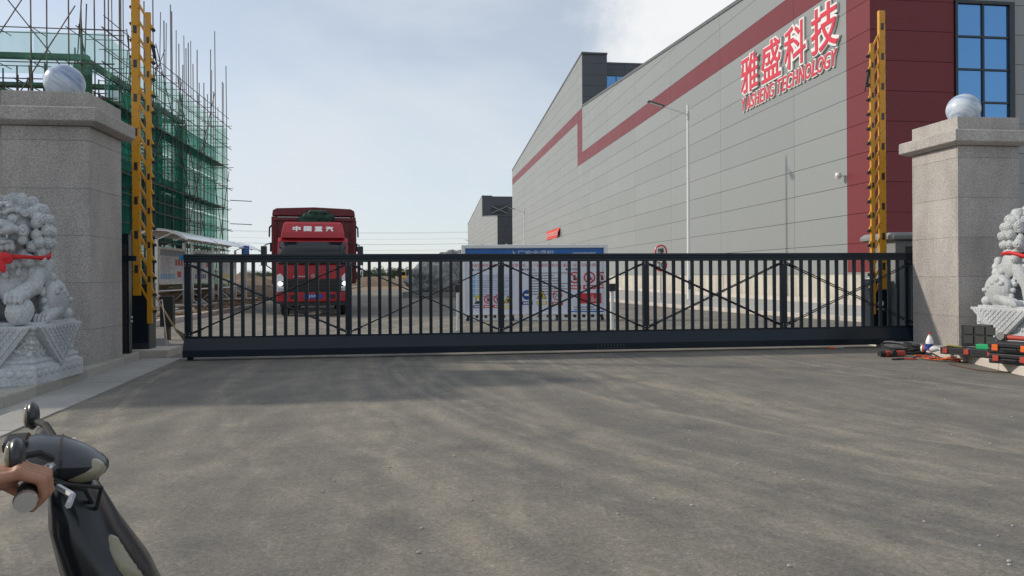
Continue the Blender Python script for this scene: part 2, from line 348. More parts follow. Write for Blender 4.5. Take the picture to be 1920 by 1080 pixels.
asphalt('asphalt'); ground_mat('earth', (0.16, 0.105, 0.06), (0.30, 0.21, 0.13)); ground_mat('dirt_red', (0.12, 0.078, 0.05), (0.22, 0.15, 0.10), 0.25)
concrete('paving', (0.34, 0.33, 0.31), 0.15, False); concrete('kerbstone', (0.36, 0.34, 0.30), 0.2, False); concrete('kerb_pale', (0.52, 0.47, 0.42), 0.15, False)
concrete('plinth', (0.46, 0.43, 0.37), 0.12); concrete('raw_concrete', (0.24, 0.23, 0.21), 0.2)
granite('granite', (0.38, 0.352, 0.33), 0.42); granite('granite_sunlit', (0.36, 0.33, 0.29), 0.40, 0.2); granite('lion_stone', (0.48, 0.50, 0.515), 0.08, 0.22)  # second granite: unused lit copy, the sun's warmth put into its colour
marble('marble'); rock_mat('rock'); concrete('white_wall', (0.66, 0.64, 0.60), 0.06)
mat('panel_grey', (0.245, 0.259, 0.258), 0.45, 0.0, 0.03, 0.15, 0.03, 30, 0.0, 0.035); mat('panel_red', (0.165, 0.026, 0.031), 0.45, 0, 0.05, 0.2, 0.03, 30, 0, 0.04, spec=.3)
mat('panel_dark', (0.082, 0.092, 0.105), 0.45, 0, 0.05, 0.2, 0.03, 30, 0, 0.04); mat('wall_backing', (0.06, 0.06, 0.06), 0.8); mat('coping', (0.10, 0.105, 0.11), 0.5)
mat('window_frame', (0.018, 0.024, 0.032), 0.35); glass_mat('blue_glass', (0.13, 0.30, 0.55)); MATS['blue_glass'].node_tree.nodes['Principled BSDF'].inputs['Metallic'].default_value = 0.85; glass_mat('dark_glass', (0.012, 0.016, 0.02), 0.05)
mat('gate_paint', (0.0075, 0.0155, 0.0245), 0.19, 0.0, 0.12, 2.0, 0.06, 80, spec=0.33, rvar=.04); mat('gate_paint_skylit', (0.012, 0.019, 0.028), 0.33, 0, 0.1, 2.0, 0.06, 80)  # second gate paint: unused lit copy, sky light on the slope put into its colour
mat('bolt_steel', (0.45, 0.46, 0.47), 0.35, 0.8); mat('rubber', (0.015, 0.015, 0.016), 0.7); mat('black_plastic', (0.018, 0.018, 0.02), 0.5, 0, 0.1, 5, 0.1, 60)
mat('boom_yellow', (0.62, 0.285, 0.012), 0.42, 0, 0.08, 4, 0.05, 40); mat('reflector', (0.03, 0.028, 0.03), 0.3)
mat('blue_plastic', (0.02, 0.19, 0.36), 0.4); mat('truck_red', (0.36, 0.013, 0.021), 0.28, 0, 0.1, 2, 0.06, 30); mat('box_red', (0.13, 0.012, 0.018), 0.5, 0, 0.25, 1.5, 0.15, 12)
mat('white_paint', (0.72, 0.72, 0.71), 0.42, 0, 0.05, 3); mat('chrome', (0.62, 0.63, 0.64), 0.22, 0.9); mat('lamp_lens', (0.75, 0.77, 0.78), 0.12); mat('lamp_lit', (1.0, 0.98, 0.93), 0.2, 0, 0.02, 3, emit=1.6)
mat('tarp_green', (0.012, 0.05, 0.035), 0.8, 0, 0.3, 6); mat('plate_blue', (0.01, 0.07, 0.42), 0.4); mat('galvanised', (0.50, 0.52, 0.53), 0.38, 0.55, 0.08, 2, 0.04, 40)
mat('stainless', (0.56, 0.56, 0.56), 0.32, 0.7, 0.08, 2); mat('steel_pole', (0.115, 0.10, 0.088), 0.62, 0.3, 0.35, 1.2, 0.15, 20); mat('rusty_steel', (0.12, 0.065, 0.04), 0.8, 0.2, 0.35, 2)
net_mat('net_dense', (0.03, 0.20, 0.155), 0.70); net_mat('net_thin', (0.20, 0.42, 0.35), 0.32); mat('form_green', (0.055, 0.15, 0.085), 0.7, 0, 0.25, 1.5)
mat('board_white', (0.66, 0.68, 0.76), 0.3, 0, 0.03, 2); mat('board_blue', (0.01, 0.12, 0.42), 0.3, 0, 0.15, 1.2); mat('print_black', (0.03, 0.03, 0.035), 0.5); mat('print_red', (0.55, 0.02, 0.03), 0.45)
mat('print_yellow', (0.72, 0.52, 0.02), 0.45); mat('print_cyan', (0.18, 0.45, 0.68), 0.45); mat('print_navy', (0.01, 0.045, 0.24), 0.45); mat('print_grey', (0.30, 0.32, 0.38), 0.5)
mat('sign_red', (0.62, 0.02, 0.045), 0.35, 0, 0.04, 2); mat('polycarbonate', (0.62, 0.64, 0.66), 0.2, 0, 0.05, 2); mat('poster', (0.58, 0.62, 0.66), 0.35, 0, 0.08, 1.5); mat('poster_head', (0.13, 0.20, 0.26), 0.35)
mat('timber', (0.17, 0.115, 0.07), 0.85, 0, 0.3, 4, 0.2, 40, 0.2, 0.35); mat('bark', (0.06, 0.045, 0.03), 0.9); mat('leaf_far', (0.05, 0.085, 0.035), 0.8, 0, 0.5, 0.6); mat('leaf_dark', (0.03, 0.06, 0.028), 0.8, 0, 0.5, 0.6)
mat('loader_yellow', (0.62, 0.36, 0.10), 0.5); mat('bamboo', (0.36, 0.25, 0.11), 0.7, 0, 0.2, 8); mat('broom_straw', (0.16, 0.12, 0.06), 0.9, 0, 0.3, 30)
mat('ribbon_red', (0.55, 0.012, 0.018), 0.6, 0, 0.2, 6); mat('orange_plastic', (0.75, 0.14, 0.02), 0.45); mat('tool_red', (0.42, 0.05, 0.03), 0.5); mat('green_plastic', (0.015, 0.36, 0.13), 0.45)
mat('foam_grey', (0.05, 0.052, 0.05), 0.9); mat('milk_white', (0.78, 0.77, 0.76), 0.3); mat('skin', (0.36, 0.17, 0.105), 0.55, 0, 0.12, 9, 0.06, 90); mat('shirt_grey', (0.10, 0.11, 0.13), 0.9, 0, 0.1, 6)
mat('trousers', (0.02, 0.022, 0.03), 0.9, 0, 0.1, 6); mat('hair', (0.012, 0.01, 0.009), 0.5); mat('scooter_black', (0.012, 0.014, 0.018), 0.22, 0, 0.1, 6, 0.1, 70); mat('scooter_grey', (0.028, 0.031, 0.038), 0.3)
mat('amber_lens', (0.26, 0.235, 0.165), 0.08, rvar=.03); mat('scooter_blue', (0.01, 0.025, 0.12), 0.3); mat('cabinet_grey', (0.22, 0.225, 0.225), 0.5, 0.1, 0.1, 1.5); mat('wire', (0.05, 0.05, 0.055), 0.6); mat('cable', (0.10, 0.05, 0.03), 0.6); mat('white_plastic', (0.7, 0.7, 0.69), 0.4)
mat('stone_carve', (0.30, 0.33, 0.35), 0.75, 0, 0.15, 8); mat('groove_dark', (0.10, 0.11, 0.12), 0.8)
# ================================================================ SETTING
M_ = MATS
m = MB(); m.box(-1500, 1500, -300, 2500, -0.5, -0.02); struct(m.build('ground', M_['earth']))
def sheet(name, pts, z, mt, z0=None):
    m = MB(); m.prism(pts, 'z', z if z0 is None else z0, z) if z0 is not None else m.add([(x, y, z) for x, y in pts], [tuple(range(len(pts)))])
    o = link(name, m.mesh(name, mt)); return struct(o)
road_pts = [(-60, -60), (60, -60), (60, 12.3), (40, 12.3), (40, 17.5), (11.9, 17.5), (11.9, 160), (9.0, 160), (9.0, 78), (-7.0, 72), (-7.0, 13.2), (-60, 13.2)]
sheet('road', road_pts, 0.0, M_['asphalt'])
# left pavement round the pillar, raised, and the flat gutter strip beside it
def gx(y): return -3.0 - 0.06 * y                      # outer edge of the gutter strip
def kx(y): return gx(y) - 0.62                         # road side of the kerb stones
sheet('pavement', [(-40, -6), (kx(-6) - 0.16, -6), (kx(12.35) - 0.16, 12.35), (-40, 12.35)], 0.11, M_['paving'], -0.05)
gut = thing('gutter', None, None, (0, 0, 0)); struct(gut); del_keys = None
y = -6.0; k = 0
while y < 12.2:
    y1 = min(y + 0.98, 12.45)
    mm_ = MB(); g = 0.004
    mm_.prism([(kx(y + g) + 0.003, y + g), (gx(y + g), y + g), (gx(y1 - g), y1 - g), (kx(y1 - g) + 0.003, y1 - g)], 'z', -0.03, 0.012 + random.uniform(-.002, .002))
    mm_.build('gutter_slab', M_['paving'], gut); y = y1
def kerb_line(root, pts, w, h, mt, L=0.75, bev=0.018):
    """kerb stones one by one along a polyline, w towards the left of the walking direction"""
    for a, b in zip(pts[:-1], pts[1:]):
        a, b = Vector((*a, 0)), Vector((*b, 0)); d = (b - a); n = max(1, round(d.length / L)); u = d.normalized(); nn = Vector((-u.y, u.x, 0))
        for i in range(n):
            p = a + d * (i / n); q = a + d * ((i + 1) / n); c = (p + q) / 2; hl = (q - p).length / 2 - 0.004; j = random.uniform(-.006, .006)
            mm_ = MB(); mm_.box(-hl, hl, 0, w, -0.08, h + j)
            mm_.build('kerb_stone', mt, root, bevel=bev, loc=(c.x, c.y, 0), rot=(random.uniform(-.006, .006), 0, math.atan2(u.y, u.x) + random.uniform(-.006, .006)))
kl = struct(thing('kerb', None, None)); kerb_line(kl, [(kx(-6), -6), (kx(12.35), 12.35)], 0.16, 0.13, M_['kerbstone'])
# right pavement by the right pillar
rp_pts = [(8.14, 12.45), (8.05, 10.2), (7.55, 8.3), (6.9, 6.3), (6.2, 3.0)]
sheet('pavement', [(40, 12.45)] + [(x + 0.15, yy) for x, yy in rp_pts] + [(40, 3.0)], 0.10, M_['paving'], -0.05)
kr = struct(thing('kerb', None, None)); kerb_line(kr, rp_pts, 0.16, 0.12, M_['kerb_pale'])
# pavement in front of the factory wall and its kerbs
fp = [(12.3, 17.2), (11.6, 20.2), (10.3, 26.9), (9.5, 35.7), (9.2, 46), (9.2, 160)]
sheet('pavement', [(40, 17.2), (12.3 + .2, 17.2)] + [(x + 0.2, yy) for x, yy in fp[1:]] + [(16.9, 160), (16.9, 25.5), (40, 25.5)], 0.11, M_['paving'], -0.05)
kf = struct(thing('kerb', None, None))
fpr = list(reversed(fp)); kerb_line(kf, [(9.2, 70)] + fpr[1:], -0.16, 0.13, M_['kerb_pale'], 0.9); kerb_line(kf, [(9.2, 160), (9.2, 70)], -0.16, 0.13, M_['kerb_pale'], 3.0)
kw = struct(thing('kerb', None, None)); kerb_line(kw, [(16.62, 74), (16.62, 25.2)], -0.2, 0.30, M_['kerb_pale'], 1.0); kerb_line(kw, [(16.62, 25.2), (34, 25.2)], 0.2, 0.30, M_['kerb_pale'], 1.6)
# left verge beyond the gate
sheet('verge', [(-60, 13.4), (-7.2, 13.4), (-7.2, 120), (-60, 120)], 0.10, M_['earth'], -0.3)
kv = struct(thing('kerb', None, None)); kerb_line(kv, [(-7.0, 13.4), (-7.0, 62)], 0.16, 0.14, M_['kerb_pale'], 0.9); kerb_line(kv, [(-7.0, 62), (-7.0, 120)], 0.16, 0.14, M_['kerb_pale'], 2.5)

# ---------------------------------------------------------------- factory building
def hall(name, label, ys, y0, ystep, y1, z0, zs_low, zs_high, z1, P, plinth, detail, xf0=17.0, bigrow=None):
    root = thing(name, label, 'building', (xf0, y0, 0)); off = (xf0, y0, 0)
    H = lambda y: (z0 + (zs_low - z0) * (y - y0) / (ystep - y0)) if y < ystep - 1e-6 else (zs_high + (z1 - zs_high) * (y - ystep) / (y1 - ystep))
    # structural backing behind the cladding
    m = MB(); X1 = xf0 + 45
    m.prism([(y0 + .1, 0), (ystep, 0), (ystep, zs_low - .1), (y0 + .1, z0 - .1)], 'x', xf0 + .08, X1); 
    m.prism([(ystep + .1, 0), (y1, 0), (y1, z1 - .1), (ystep + .1, zs_high - .1)], 'x', xf0 + .08, xf0 + 2.6)
    m.prism([(ystep + 2.0, 0), (y1, 0), (y1, z1 - .5), (ystep + 2.0, zs_high - .40)], 'x', xf0 + 2.6, X1)
    m.build('wall', M_['wall_backing'], root, off=off)
    m = MB(); m.box(xf0 - .03, X1, y0 + 0.02, y1, -0.1, plinth - .02); m.build('plinth', M_['plinth'], root, off=off)
    if detail:
        m = MB(); m.box(xf0 - .075, xf0 - .01, y0 - .02, y1, plinth - .03, plinth + .02); m.build('drip_flashing', M_['panel_grey'], root, off=off)
        m = MB()
        for q in range(24): m.box(xf0 - .034, xf0 - .028, y0 + 1.2 + q * 4.1, y0 + 1.23 + q * 4.1, 0, plinth - .03)
        m.build('plinth_joints', M_['wall_backing'], root, off=off)
    # cladding panels: boxes 60 mm thick, 14 mm joints, sharing meshes
    cache = {}; joined = {}; g = 0.009
    def side_panel(ya, yb, za, zb, zb2, mt, extra=None):           # on the wall facing the road
        ex = [(extra[0] - ya, extra[1] - za - g)] if extra else []
        if detail:
            key = ('s', round(yb - ya, 3), round(zb - za, 3), round(zb2 - za, 3), mt.name, tuple(round(q_, 3) for e_ in ex for q_ in e_))
            if key not in cache:
                mm_ = MB(); mm_.prism([(g, g), (yb - ya - g, g), (yb - ya - g, zb2 - za - g)] + ex + [(g, zb - za - g)], 'x', -0.06, 0.0); cache[key] = mm_.mesh('panel', mt)
            link('panel', cache[key], root, (0, ya - y0, za))
        else:
            joined.setdefault(mt.name, MB()).prism([(ya + g, za + g), (yb - g, za + g), (yb - g, zb2 - g * 2)] + [(ya + e_[0], za + e_[1]) for e_ in ex] + [(ya + g, zb - g * 2)], 'x', xf0 - .06, xf0)
    def clip_panel(ya, yb, za, zb, mt):
        ha, hb = H(ya + 1e-4) - .05, H(yb - 1e-3) - .05; ya_, yb_ = ya, yb
        if max(ha, hb) - za < .05: return
        a, b = min(zb, ha), min(zb, hb)
        if a - za < .03 or b - za < .03:               # the roof slope cuts the row inside this bay
            t = (za + .04 - ha) / (hb - ha); yc = ya + (yb - ya) * t
            if a - za < .03: ya, a = yc, za + .04
            else: yb, b = yc, za + .04
            if yb - ya < .05: return
        cross = None
        if (ha - zb) * (hb - zb) < 0:
            yc = ya_ + (yb_ - ya_) * (zb - ha) / (hb - ha)
            if ya + .05 < yc < yb - .05: cross = (yc, zb)
        side_panel(ya, yb, za, a, b, mt, cross)
    rows = int(26 / P)
    for ya, yb in zip(ys[:-1], ys[1:]):
        for r in range(rows):
            za = plinth + r * P; zb = za + P
            if za > max(H(ya + 1e-4), H(yb - 1e-3)): break
            mt = M_['panel_grey']
            low = yb <= ystep + .01
            if bigrow:
                if ya < y0 + .01: mt = M_['panel_red']
                elif low and r == bigrow[0]: mt = M_['panel_red']
                elif not low and r == bigrow[1]: mt = M_['panel_red']
                elif abs(ya - ystep) < .01 and bigrow[0] <= r <= bigrow[1]: mt = M_['panel_red']
            clip_panel(ya, yb, za, zb, mt)
    def front_panel(xa, xb, za, zb, yy, mt):
        if detail:
            key = ('f', round(xb - xa, 3), round(zb - za, 3), mt.name)
            if key not in cache:
                mm_ = MB(); mm_.box(g, xb - xa - g, -0.06, 0, g, zb - za - g); cache[key] = mm_.mesh('panel', mt)
            link('panel', cache[key], root, (xa - xf0, yy - y0, za))
        else: joined.setdefault(mt.name, MB()).box(xa + g, xb - g, yy - .06, yy, za + g, zb - g)
    # coping along the roof edge
    m = MB(); t = .14
    m.prism([(y0 - .1, z0 - .06), (ystep, zs_low - .06), (ystep, zs_low + t), (y0 - .1, z0 + t)], 'x', xf0 - .11, xf0 + .5)
    m.prism([(ystep - .1, zs_high - .06), (y1, z1 - .06), (y1, z1 + t), (ystep - .1, zs_high + t)], 'x', xf0 - .11, xf0 + .5)
    m.box(xf0 - .08, xf0 + 2.62, ystep - .09, ystep + .3, zs_high - .055, zs_high + t - .01); m.box(xf0 + 2.62, X1, ystep + 1.9, ystep + 2.3, zs_high - .43, zs_high - .25)
    m.box(xf0 - .08, X1, y0 - .09, y0 + .3, z0 - .055, z0 + t - .01)
    m.build('coping', M_['coping'], root, off=off)
    # end wall of the raised part
    za = plinth
    for r in range(rows):
        a, b = plinth + r * P, plinth + (r + 1) * P
        if b < zs_low - P: continue
        if a > zs_high - .2: break
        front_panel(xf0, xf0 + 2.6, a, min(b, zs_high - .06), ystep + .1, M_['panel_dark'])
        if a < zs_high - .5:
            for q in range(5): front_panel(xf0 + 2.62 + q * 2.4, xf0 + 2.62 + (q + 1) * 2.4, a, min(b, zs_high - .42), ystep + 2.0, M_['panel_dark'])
    return root, off, front_panel, joined
ysF = [25.67, 27.2, 31.3, 39.4, 47.5, 55.6, 63.9, 70.8, 73.9, 76.2, 85.6, 94.5, 104, 113, 123, 129.6]
P_ = 1.145
bld, boff, fpan, _ = hall('factory_building', 'long grey panelled factory hall with a red stripe and red corner', ysF, 25.67, 73.9, 129.6, 14.8, 18.6, 24.06, 19.96, P_, 1.33, True, bigrow=(10, 14))
# face towards the gate: red corner, tall window, grey beyond
for r in range(12):
    a = 1.33 + r * P_; b = min(a + P_, 14.74)
    if b - a < .1: continue
    fpan(17.0 - .06, 20.42, a, b, 25.67 - .001 + .1, M_['panel_red'])
    fpan(22.98, 29.0, a, b, 25.77, M_['panel_dark' if False else 'panel_grey']); fpan(29.0, 37.0, a, b, 25.77, M_['panel_grey']); fpan(37.0, 45.0, a, b, 25.77, M_['panel_grey'])
for a, b in ((1.33, 2.4), (11.75, 13.0), (13.0, 14.7)): fpan(20.42, 22.98, a, b, 25.77, M_['panel_grey'])
win = MB(); wx0, wx1, wz0, wz1 = 20.45, 22.95, 2.42, 11.72
for (a, b, c, d) in ((wx0, wx0 + .10, wz0, wz1), (wx1 - .22, wx1, wz0, wz1), (wx0 + .1, wx1 - .22, wz1 - .10, wz1), (wx0 + .1, wx1 - .22, wz0, wz0 + .1)): win.box(a, b, 25.655, 25.766, c, d)
wo = win.build('window', M_['window_frame'], bld, off=boff)
cols = [wx0 + .1, (wx0 + wx1 - .12) / 2 + .0, wx1 - .22]; rowsz = [wz1 - .1 - i * 1.257 for i in range(8)]
rowsz[-1] = max(rowsz[-1], wz0 + .1); rowsz = [z for z in rowsz if z > wz0 + .2] + [wz0 + .1]
for i in range(1, len(rowsz) - 1): MB().box(cols[0], cols[2], 25.69, 25.742, rowsz[i] - .035, rowsz[i] + .035).build('glazing_bar', M_['window_frame'], wo, off=boff).location = (0, 0, 0)
MB().box(cols[1] - .04, cols[1] + .04, 25.685, 25.742, wz0 + .1, wz1 - .1).build('glazing_bar', M_['window_frame'], wo, off=boff)
for i in range(len(rowsz) - 1):
    for ca, cb in ((cols[0], cols[1] - .04), (cols[1] + .04, cols[2])):
        q = MB(); q.box(ca, cb, 25.743, 25.76, rowsz[i + 1] + .03, rowsz[i] - .03); q.build('pane', M_['blue_glass'], wo, off=boff)
# window in the raised part's end wall
q = MB(); q.box(19.75, 23.6, 75.80, 75.92, 21.0, 22.4); wq = q.build('window', M_['window_frame'], bld, off=boff)
for a in (19.85, 21.1, 22.35): MB().box(a, a + 1.15, 75.77, 75.81, 21.1, 22.3).build('pane', M_['blue_glass'], wq, off=boff)
# second hall farther on
b2, boff2, fp2, jn = hall('factory_building', 'smaller looking far grey factory hall behind the long one', [154, 160, 168, 176, 184, 190, 199, 208, 217, 226, 235, 244], 154, 190, 244, 13.9, 16.7, 22.0, 18.4, P_, 1.33, False)
for r in range(12):
    a = 1.33 + r * P_; b = min(a + P_, 13.8)
    if b - a > .1:
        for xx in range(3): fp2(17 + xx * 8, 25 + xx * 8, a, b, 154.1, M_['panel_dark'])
for k_, v_ in jn.items(): tag(v_.build('panels', MATS[k_], b2, off=boff2), kind='stuff')
q = MB(); q.box(19.2, 23.6, 189.70, 189.79, 17.4, 19.5); wq = q.build('opening_shade_slab', M_['wall_backing'], b2, off=boff2)  # solid slab, not a hole; the shade inside is put into its dark colour
m = MB(); m.bar((19.3, 189.62, 17.5), (23.5, 189.62, 19.4), .10); m.bar((19.3, 189.62, 19.4), (23.5, 189.62, 17.5), .10); m.build('cross_brace', M_['galvanised'], b2, off=boff2)
m = MB(); m.box(16.99, 60, 189.80, 190.05, 16.4, 21.9); m.build('parapet_band', M_['panel_dark'], b2, off=boff2)

# factory sign: raised letters on the wall
sg = thing('building_sign', 'raised red and white company sign lettering high on the grey factory wall', 'sign', (16.9, 36.5, 10.0)); so = (16.9, 36.5, 10.0)
def wall_M(yc, zc, x): return frame((x - so[0], yc - so[1], zc - so[2]), (0, -1, 0), (0, 0, 1))
XW = 16.935
ych = [35.55, 33.25, 31.0, 28.6]; wch = [2.0, 1.95, 1.9, 2.05]
for c, yc, w in zip('雅盛科技', ych, wch):
    b_ = lettering('character', c, w + .12, 2.06, 0.10, M_['white_paint'], sg, wall_M(yc, 11.53, XW), offset=0.075)
    lettering('character_face', c, w - .05, 1.90, 0.025, M_['sign_red'], b_, wall_M(yc, 11.53, XW - .101), offset=0.010)
txt = 'YASHENG TECHNOLOGY'; yy = 36.45; L = 8.75
wid = {'Y': .82, 'I': .3, ' ': .45, 'E': .82, 'S': .9, 'T': .85, 'L': .8}
tot = sum(wid.get(c, 1.0) for c in txt); un = L / tot
for c in txt:
    w = wid.get(c, 1.0) * un
    if c != ' ':
        yc = yy - w / 2
        b_ = lettering('letter', c, w * 1.05, .76, 0.08, M_['white_paint'], sg, wall_M(yc, 10.08, XW), offset=0.09, shear=.22)
        lettering('letter_face', c, w * .92, .66, 0.02, M_['sign_red'], b_, wall_M(yc, 10.08, XW - .081), offset=0.016, shear=.22)
    yy -= w
# red banner low on the wall, camera on the red corner
bn = thing('banner', 'red banner with white writing low on the long factory wall', 'banner', (16.9, 94.6, 5.9))
m = MB(); N = 16; vs = []
for i in range(N + 1):
    t = i / N
    for j in range(3): vs.append((-.03 - .05 * math.sin(t * 9 + j) - (.25 * max(0, t - .85) / .15 if j < 2 else 0), -t * 8.8, j * .55 + (0.25 * max(0, t - .85) / .15 if j == 0 else 0)))
m.add(vs, [(i * 3 + j, i * 3 + 3 + j, i * 3 + 4 + j, i * 3 + 1 + j) for i in range(N) for j in range(2)]); m.build('cloth', mat('banner_red', (0.62, 0.06, 0.04), 0.7), bn)
m = MB(); yb = -.5
for i in range(11):
    for z in (.32, .5, .68): m.box(-.13, -.12, yb - .42, yb, z, z + .06)
    m.box(-.13, -.12, yb - .24, yb - .18, .28, .8); yb -= .68
m.build('writing', M_['white_paint'], bn)
sc = thing('security_camera', 'small white security camera on the factory corner', 'camera', (16.94, 27.4, 5.2))
MB().cyl((0, 0, 0), (-.22, 0, 0), .03).build('bracket', M_['white_plastic'], sc); q = MB(); q.sph((-.26, 0, -.05), (.11, .11, .09)); q.cyl((-.26, 0, -.06), (-.26, 0, .12), .11, .11, 12); q.build('housing', M_['white_plastic'], sc, smooth=True)

# ---------------------------------------------------------------- building under scaffolding
SX, SY0, SY1, SZ = -13.5, 34.4, 55.4, 12.2; FX0 = -34.5
sb = thing('scaffolded_building', 'unfinished concrete building wrapped in green safety nets and steel scaffolding', 'building', (SX, SY0, 0)); soff = (SX, SY0, 0)
def pole(p0, p1, r=.03, name='scaffold_pole'): MB().cyl(p0, p1, r, r, 6).build(name, M_['steel_pole'], sb, off=soff, auto=False)
core_x1 = SX - 1.35; core_y0 = SY0 + 1.35; core_y1 = SY1 - 5.2
for z in (3.6, 7.2): MB().box(FX0, core_x1, core_y0, core_y1, z - .16, z).build('floor_slab', M_['raw_concrete'], sb, off=soff)
for yy in (core_y0 + .2, core_y0 + 5.6, core_y0 + 9.6, core_y1 - .25):
    for xx in (core_x1 - .25, core_x1 - 7, core_x1 - 13.5, core_x1 - 19):
        MB().box(xx - .25, xx + .25, yy - .25, yy + .25, 0, 7.05).build('column', M_['raw_concrete'], sb, off=soff)
        MB().box(xx - .29, xx + .29, yy - .29, yy + .29, 7.2, 11.1).build('column_formwork', M_['form_green'], sb, off=soff)
        m = MB()
        for q in range(6): m.cyl((xx + random.uniform(-.2, .2), yy + random.uniform(-.2, .2), 11.0), (xx + random.uniform(-.22, .22), yy + random.uniform(-.22, .22), random.uniform(12.6, 14.6)), .028, .028, 5)
        m.build('rebar', M_['rusty_steel'], sb, off=soff)
for z0, z1, ins in ((0.1, 2.3, 1), (3.6, 6.3, 1)):
    for yy0, yy1 in ((core_y0 + .5, core_y0 + 5.2), (core_y0 + 6.0, core_y0 + 9.2), (core_y0 + 10, core_y1 - .6)):
        MB().box(core_x1 - .35, core_x1 - .12, yy0, yy1, z0, z1).build('infill_wall', M_['raw_concrete'], sb, off=soff)
    for q in range(3): MB().box(core_x1 - 6.6 - 6.6 * q, core_x1 - .6 - 6.6 * q, core_y0 + .1, core_y0 + .35, z0, z1).build('infill_wall', M_['raw_concrete'], sb, off=soff)
# formwork beams round the top floor
for z in (11.15,):
    for yy in (core_y0 + .2, core_y0 + 5.6, core_y0 + 9.6, core_y1 - .25): MB().box(FX0, core_x1, yy - .2, yy + .2, z + .14, z + .36).build('formwork_beam', M_['form_green'], sb, off=soff)
    for xx in (core_x1 - .25, core_x1 - 7, core_x1 - 13.5, core_x1 - 19): MB().box(xx - .16, xx + .16, core_y0 + .41, core_y1, z + .10, z + .32).build('formwork_beam', M_['form_green'], sb, off=soff)
m = MB()
for i in range(16):
    for j in range(11):
        x = core_x1 - .8 - i * 1.25; yy = core_y0 + .7 + j * 1.28; m.cyl((x, yy, 7.2), (x, yy, random.choice((11.1, 11.2, 11.3, 12.0))), .036, .036, 5)
for k in range(4):
    z = 7.9 + k * .85
    for i in range(16): m.cyl((core_x1 - .8 - i * 1.25, core_y0 + .4, z), (core_x1 - .8 - i * 1.25, core_y1 - .4, z), .03, .03, 5)
    for j in range(11): m.cyl((core_x1 - .4, core_y0 + .7 + j * 1.28, z + .06), (FX0, core_y0 + .7 + j * 1.28, z + .06), .03, .03, 5)
tag(m.build('formwork_props', M_['steel_pole'], sb, off=soff), kind='stuff')
# standards, ledgers, braces, nets
NB = 14; yst = [SY0 + i * (SY1 - SY0) / NB for i in range(NB + 1)]; xst = [SX - i * 1.5 for i in range(15)]
rnd = random.Random(3)
for i, yy in enumerate(yst):
    pole((SX, yy, 0.1), (SX + rnd.uniform(-.1, .1), yy + rnd.uniform(-.1, .1), SZ + rnd.choice((1.6, 3.0, 4.2, 5.2, 5.8)) * rnd.uniform(.85, 1.1)))
    pole((SX - 1.05, yy + .1, 0.1), (SX - 1.05 + rnd.uniform(-.1, .1), yy + .1, SZ + rnd.choice((1.0, 2.4, 3.8, 5.2)) * rnd.uniform(.8, 1.1)))
    if i < NB:
        yq = yy + .75 + rnd.uniform(-.3, .3); pole((SX - .1, yq, rnd.uniform(7, 10)), (SX - .1 + rnd.uniform(-.15, .15), yq + rnd.uniform(-.2, .2), SZ + rnd.uniform(.6, 3.6)), .022)
for i, xx in enumerate(xst[1:]):
    pole((xx, SY0, 0.1), (xx + rnd.uniform(-.1, .1), SY0, SZ + rnd.uniform(3.5, 6.2)))
    if i % 2: pole((xx + .1, SY0 + 1.05, 0.1), (xx + .1, SY0 + 1.05, SZ + rnd.uniform(.5, 5)))
LIFT = 1.5
for k in range(1, 9):
    z = .2 + k * LIFT; e = rnd.uniform(.3, 1.2)
    for dx in (0, -1.05):
        pole((SX + .04 + dx, SY0 - .5, z), (SX + .04 + dx, SY1 + e, z + rnd.uniform(-.04, .04)), .024, 'ledger'); 
    pole((SX + .04, SY0 - .3, z + .62 + rnd.uniform(-.1, .1)), (SX + .04, SY1 + rnd.uniform(.1, .6), z + .62), .02, 'ledger')
    pole((SX + rnd.uniform(.3, .9), SY0 - .04, z), (FX0, SY0 - .04, z), .024, 'ledger'); pole((SX + .4, SY0 + 1.0, z + .1), (FX0, SY0 + 1.0, z + .1), .022, 'ledger')
    pole((SX - .3, SY1 + .05, z), (SX - 8, SY1 + .05, z), .022, 'ledger')
    m = MB()
    for yy in yst: m.cyl((SX + rnd.uniform(.1, .5), yy + .05, z + .05), (SX - 1.5, yy + .05, z + .05), .02, .02, 5)
    for xx in xst: m.cyl((xx - .05, SY0 - rnd.uniform(.1, .4), z + .05), (xx - .05, SY0 + 1.4, z + .05), .02, .02, 5)
    tag(m.build('transoms', M_['steel_pole'], sb, off=soff), kind='stuff')
    if k in (2, 4, 6): MB().box(SX - 1.0, SX - .1, SY0 + .2, SY1 - .3, z + .08, z + .12).build('walkway_boards', M_['timber'], sb, off=soff)
for a, b, z0, z1 in ((SY0, SY0 + 8, .3, 10.5), (SY0 + 8.5, SY0 + 1, .3, 10.5), (SY0 + 9, SY0 + 16, .3, 11.5), (SY0 + 17, SY0 + 10, .3, 11.8), (SY1 - 4.5, SY1, .3, 9), (SY1, SY1 - 4.5, .3, 9), (SY0 + 12, SY0 + 6, 6, 13.5), (SY0 + 3, SY0 + 7.4, 8.5, 13.6), (SY0 + 14, SY0 + 17.5, 9, 14)):
    pole((SX + .1, a, z0), (SX + .1, b, z1), .024, 'brace')
for a, b, z0, z1 in ((SX - 2.2, SX - 9, 15.3, 4), (SX - 1, SX - 6.4, 9.5, 16.6), (SX - 7.2, SX - 1.2, 3, 13.2), (SX - 13, SX - 7, 3, 13), (SX - 9, SX - 15, 2, 12)): pole((a, SY0 - .12, z0), (b, SY0 - .12, z1), .026, 'brace')
